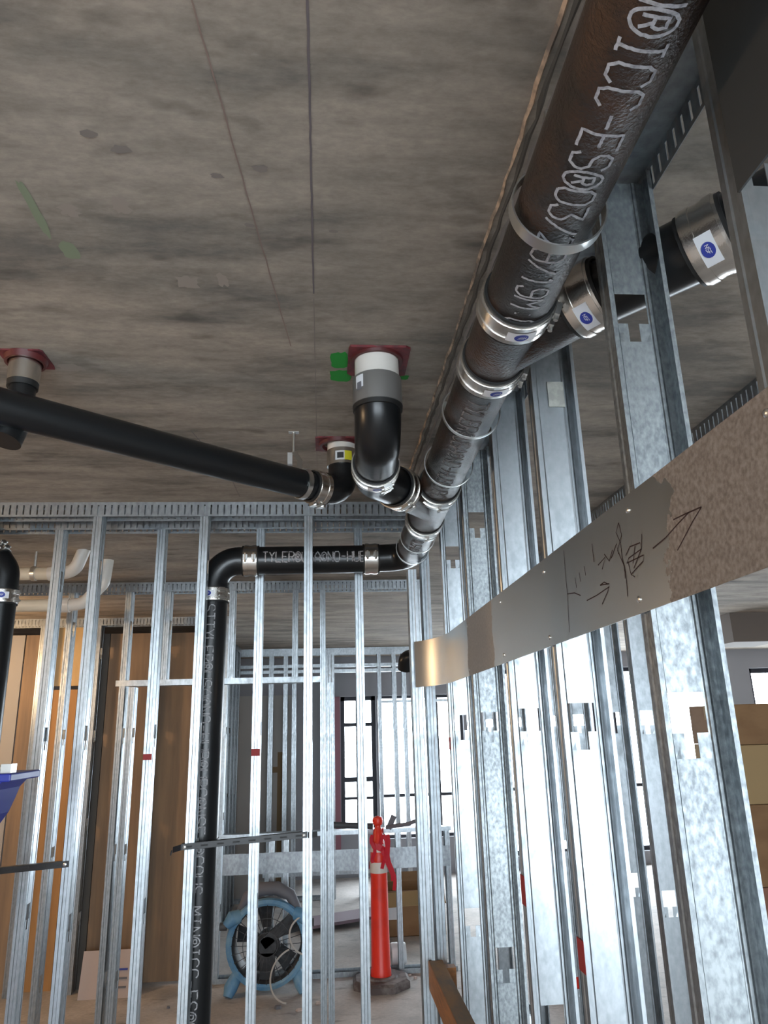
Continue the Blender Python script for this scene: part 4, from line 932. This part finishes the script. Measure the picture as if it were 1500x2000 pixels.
# blue stepladder at left edge
ld_ = thing('stepladder', (-1.02, 2.30, 0), 'blue stepladder top with a metal tool on it at the left edge', 'ladder')
zt = 1.585
cap = MB().box((-1.16, 2.20, zt-0.022), (-0.858, 2.42, zt))
part('top_cap', cap, 'blue', ld_, bevel=0.004)
pr = [(-0.885, zt-0.022), (-0.905, zt-0.045), (-0.915, zt-0.075), (-0.93, zt-0.115), (-0.96, zt-0.16), (-1.12, zt-0.16), (-1.14, zt-0.022)]
m_ = len(pr); part('cap_skirt', MB().add([(x, 2.215, z) for x, z in pr]+[(x, 2.40, z) for x, z in pr], [tuple(range(m_-1, -1, -1)), tuple(range(m_, 2*m_))]+[(k, (k+1) % m_, m_+(k+1) % m_, m_+k) for k in range(m_)]), 'blue', ld_)
for sx2, yy in ((1, 2.23), (1, 2.38), (-1, 2.23), (-1, 2.38)):
    xt = -1.05+0.05*sx2
    part('side_rail', MB().obox(((xt-1.05+0.0+(-0.02 if sx2 > 0 else -0.42))/2, yy, (zt-0.12)/2), ((xt+1.05+(0.02 if sx2 > 0 else 0.42)), 0, zt-0.12), (0, 1, 0), (1, 0, 0), (zt-0.12)/2*1.0, 0.012, 0.03), 'blue', ld_)
for k in range(4):
    z = 0.3+0.3*k; part('step', MB().box((-1.10, 2.23, z), (-1.0, 2.38, z+0.02)), 'zinc', ld_)
tl = thing('metal_tool', (-0.93, 2.27, zt), 'silver metal tool lying on the blue ladder top', 'tool')
part('shaft', MB().sweep([(-1.10, 2.27, zt+0.012), (-0.895, 2.25, zt+0.012)], 0.009, 10), 'zinc', tl)
part('head', MB().obox((-0.885, 2.25, zt+0.012), (1, 0, 0), (0, 1, 0), (0, 0, 1), 0.014, 0.02, 0.012), 'zinc', tl)

# room to the right: stacked boxes, soffit, red bin
bxs = [(2.77, 0.0, 0.62, 'card_red', 'large reddish cardboard box at the bottom of the stack on the right edge'), (2.77, 0.62, 0.50, 'card', 'brown cardboard box in the middle of the stack on the right edge'), (2.77, 1.12, 0.38, 'card_pale', 'yellowish cardboard box second from top in the stack on the right edge'), (2.77, 1.50, 0.27, 'card', 'shallow brown cardboard box topmost in the stack on the right edge')]
for x, z, h, m_, lab in bxs:
    t = thing('cardboard_box', (x+0.4, 5.25, z), lab, 'box', 'stacked boxes in the right-hand room')
    part('body', MB().box((x-0.02, 5.0, z), (x+0.8, 5.5, z+h-0.003)), m_, t, bevel=0.006)
    part('tape', MB().box((x-0.021, 5.23, z+h-0.10), (x-0.0195, 5.28, z+h-0.003)), 'card_pale', t)
sf = struct('trim_1', MB().box((3.50, 6.03, 2.30), (3.95, 6.5, CEIL)), 'soffit')
rb = thing('traffic_cone', (1.62, 5.43, 0), 'small red cone on the floor of the right-hand room seen between studs', 'cone')
part('body', MB().lathe((1.62, 5.43, 0.02), (0, 0, 1), [(0, 0.13), (0.05, 0.115), (0.45, 0.03), (0.46, 0.001)], 20), 'orange', rb)
part('base', MB().box((1.46, 5.27, 0), (1.78, 5.59, 0.022)), 'orange', rb)

# hanging work lamps (outside the frame, to the left)
def lamp(x, y, z, wts, label):
    t = thing('work_lamp', (x, y, z), label, 'lamp', 'hanging work lamps left of the view')
    part('cord', MB().sweep([(x, y, z+0.06), (x, y, CEIL)], 0.005, 8), 'rubber', t)
    part('socket', MB().lathe((x, y, z+0.03), (0, 0, 1), [(0, 0.02), (0.04, 0.02), (0.05, 0.001)], 16), 'rubber', t)
    part('bulb', MB().lathe((x, y, z-0.04), (0, 0, 1), [(0, 0.001), (0.005, 0.018), (0.03, 0.032), (0.055, 0.024), (0.07, 0.014)], 16), 'bulb', t)
    l = bpy.data.lights.new('lamp_light', 'POINT'); l.energy = wts; l.color = (1, 0.66, 0.36); l.shadow_soft_size = 0.06
    o = bpy.data.objects.new('lamp_light', l); col.objects.link(o); o.parent = t; o.location = (0, 0, -0.1)
lamp(-2.7, 4.95, 2.25, 14, 'bare warm work bulb hanging in the room behind the left studs')
lamp(-2.6, 1.2, 2.30, 18, 'bare warm work bulb hanging left of the camera')
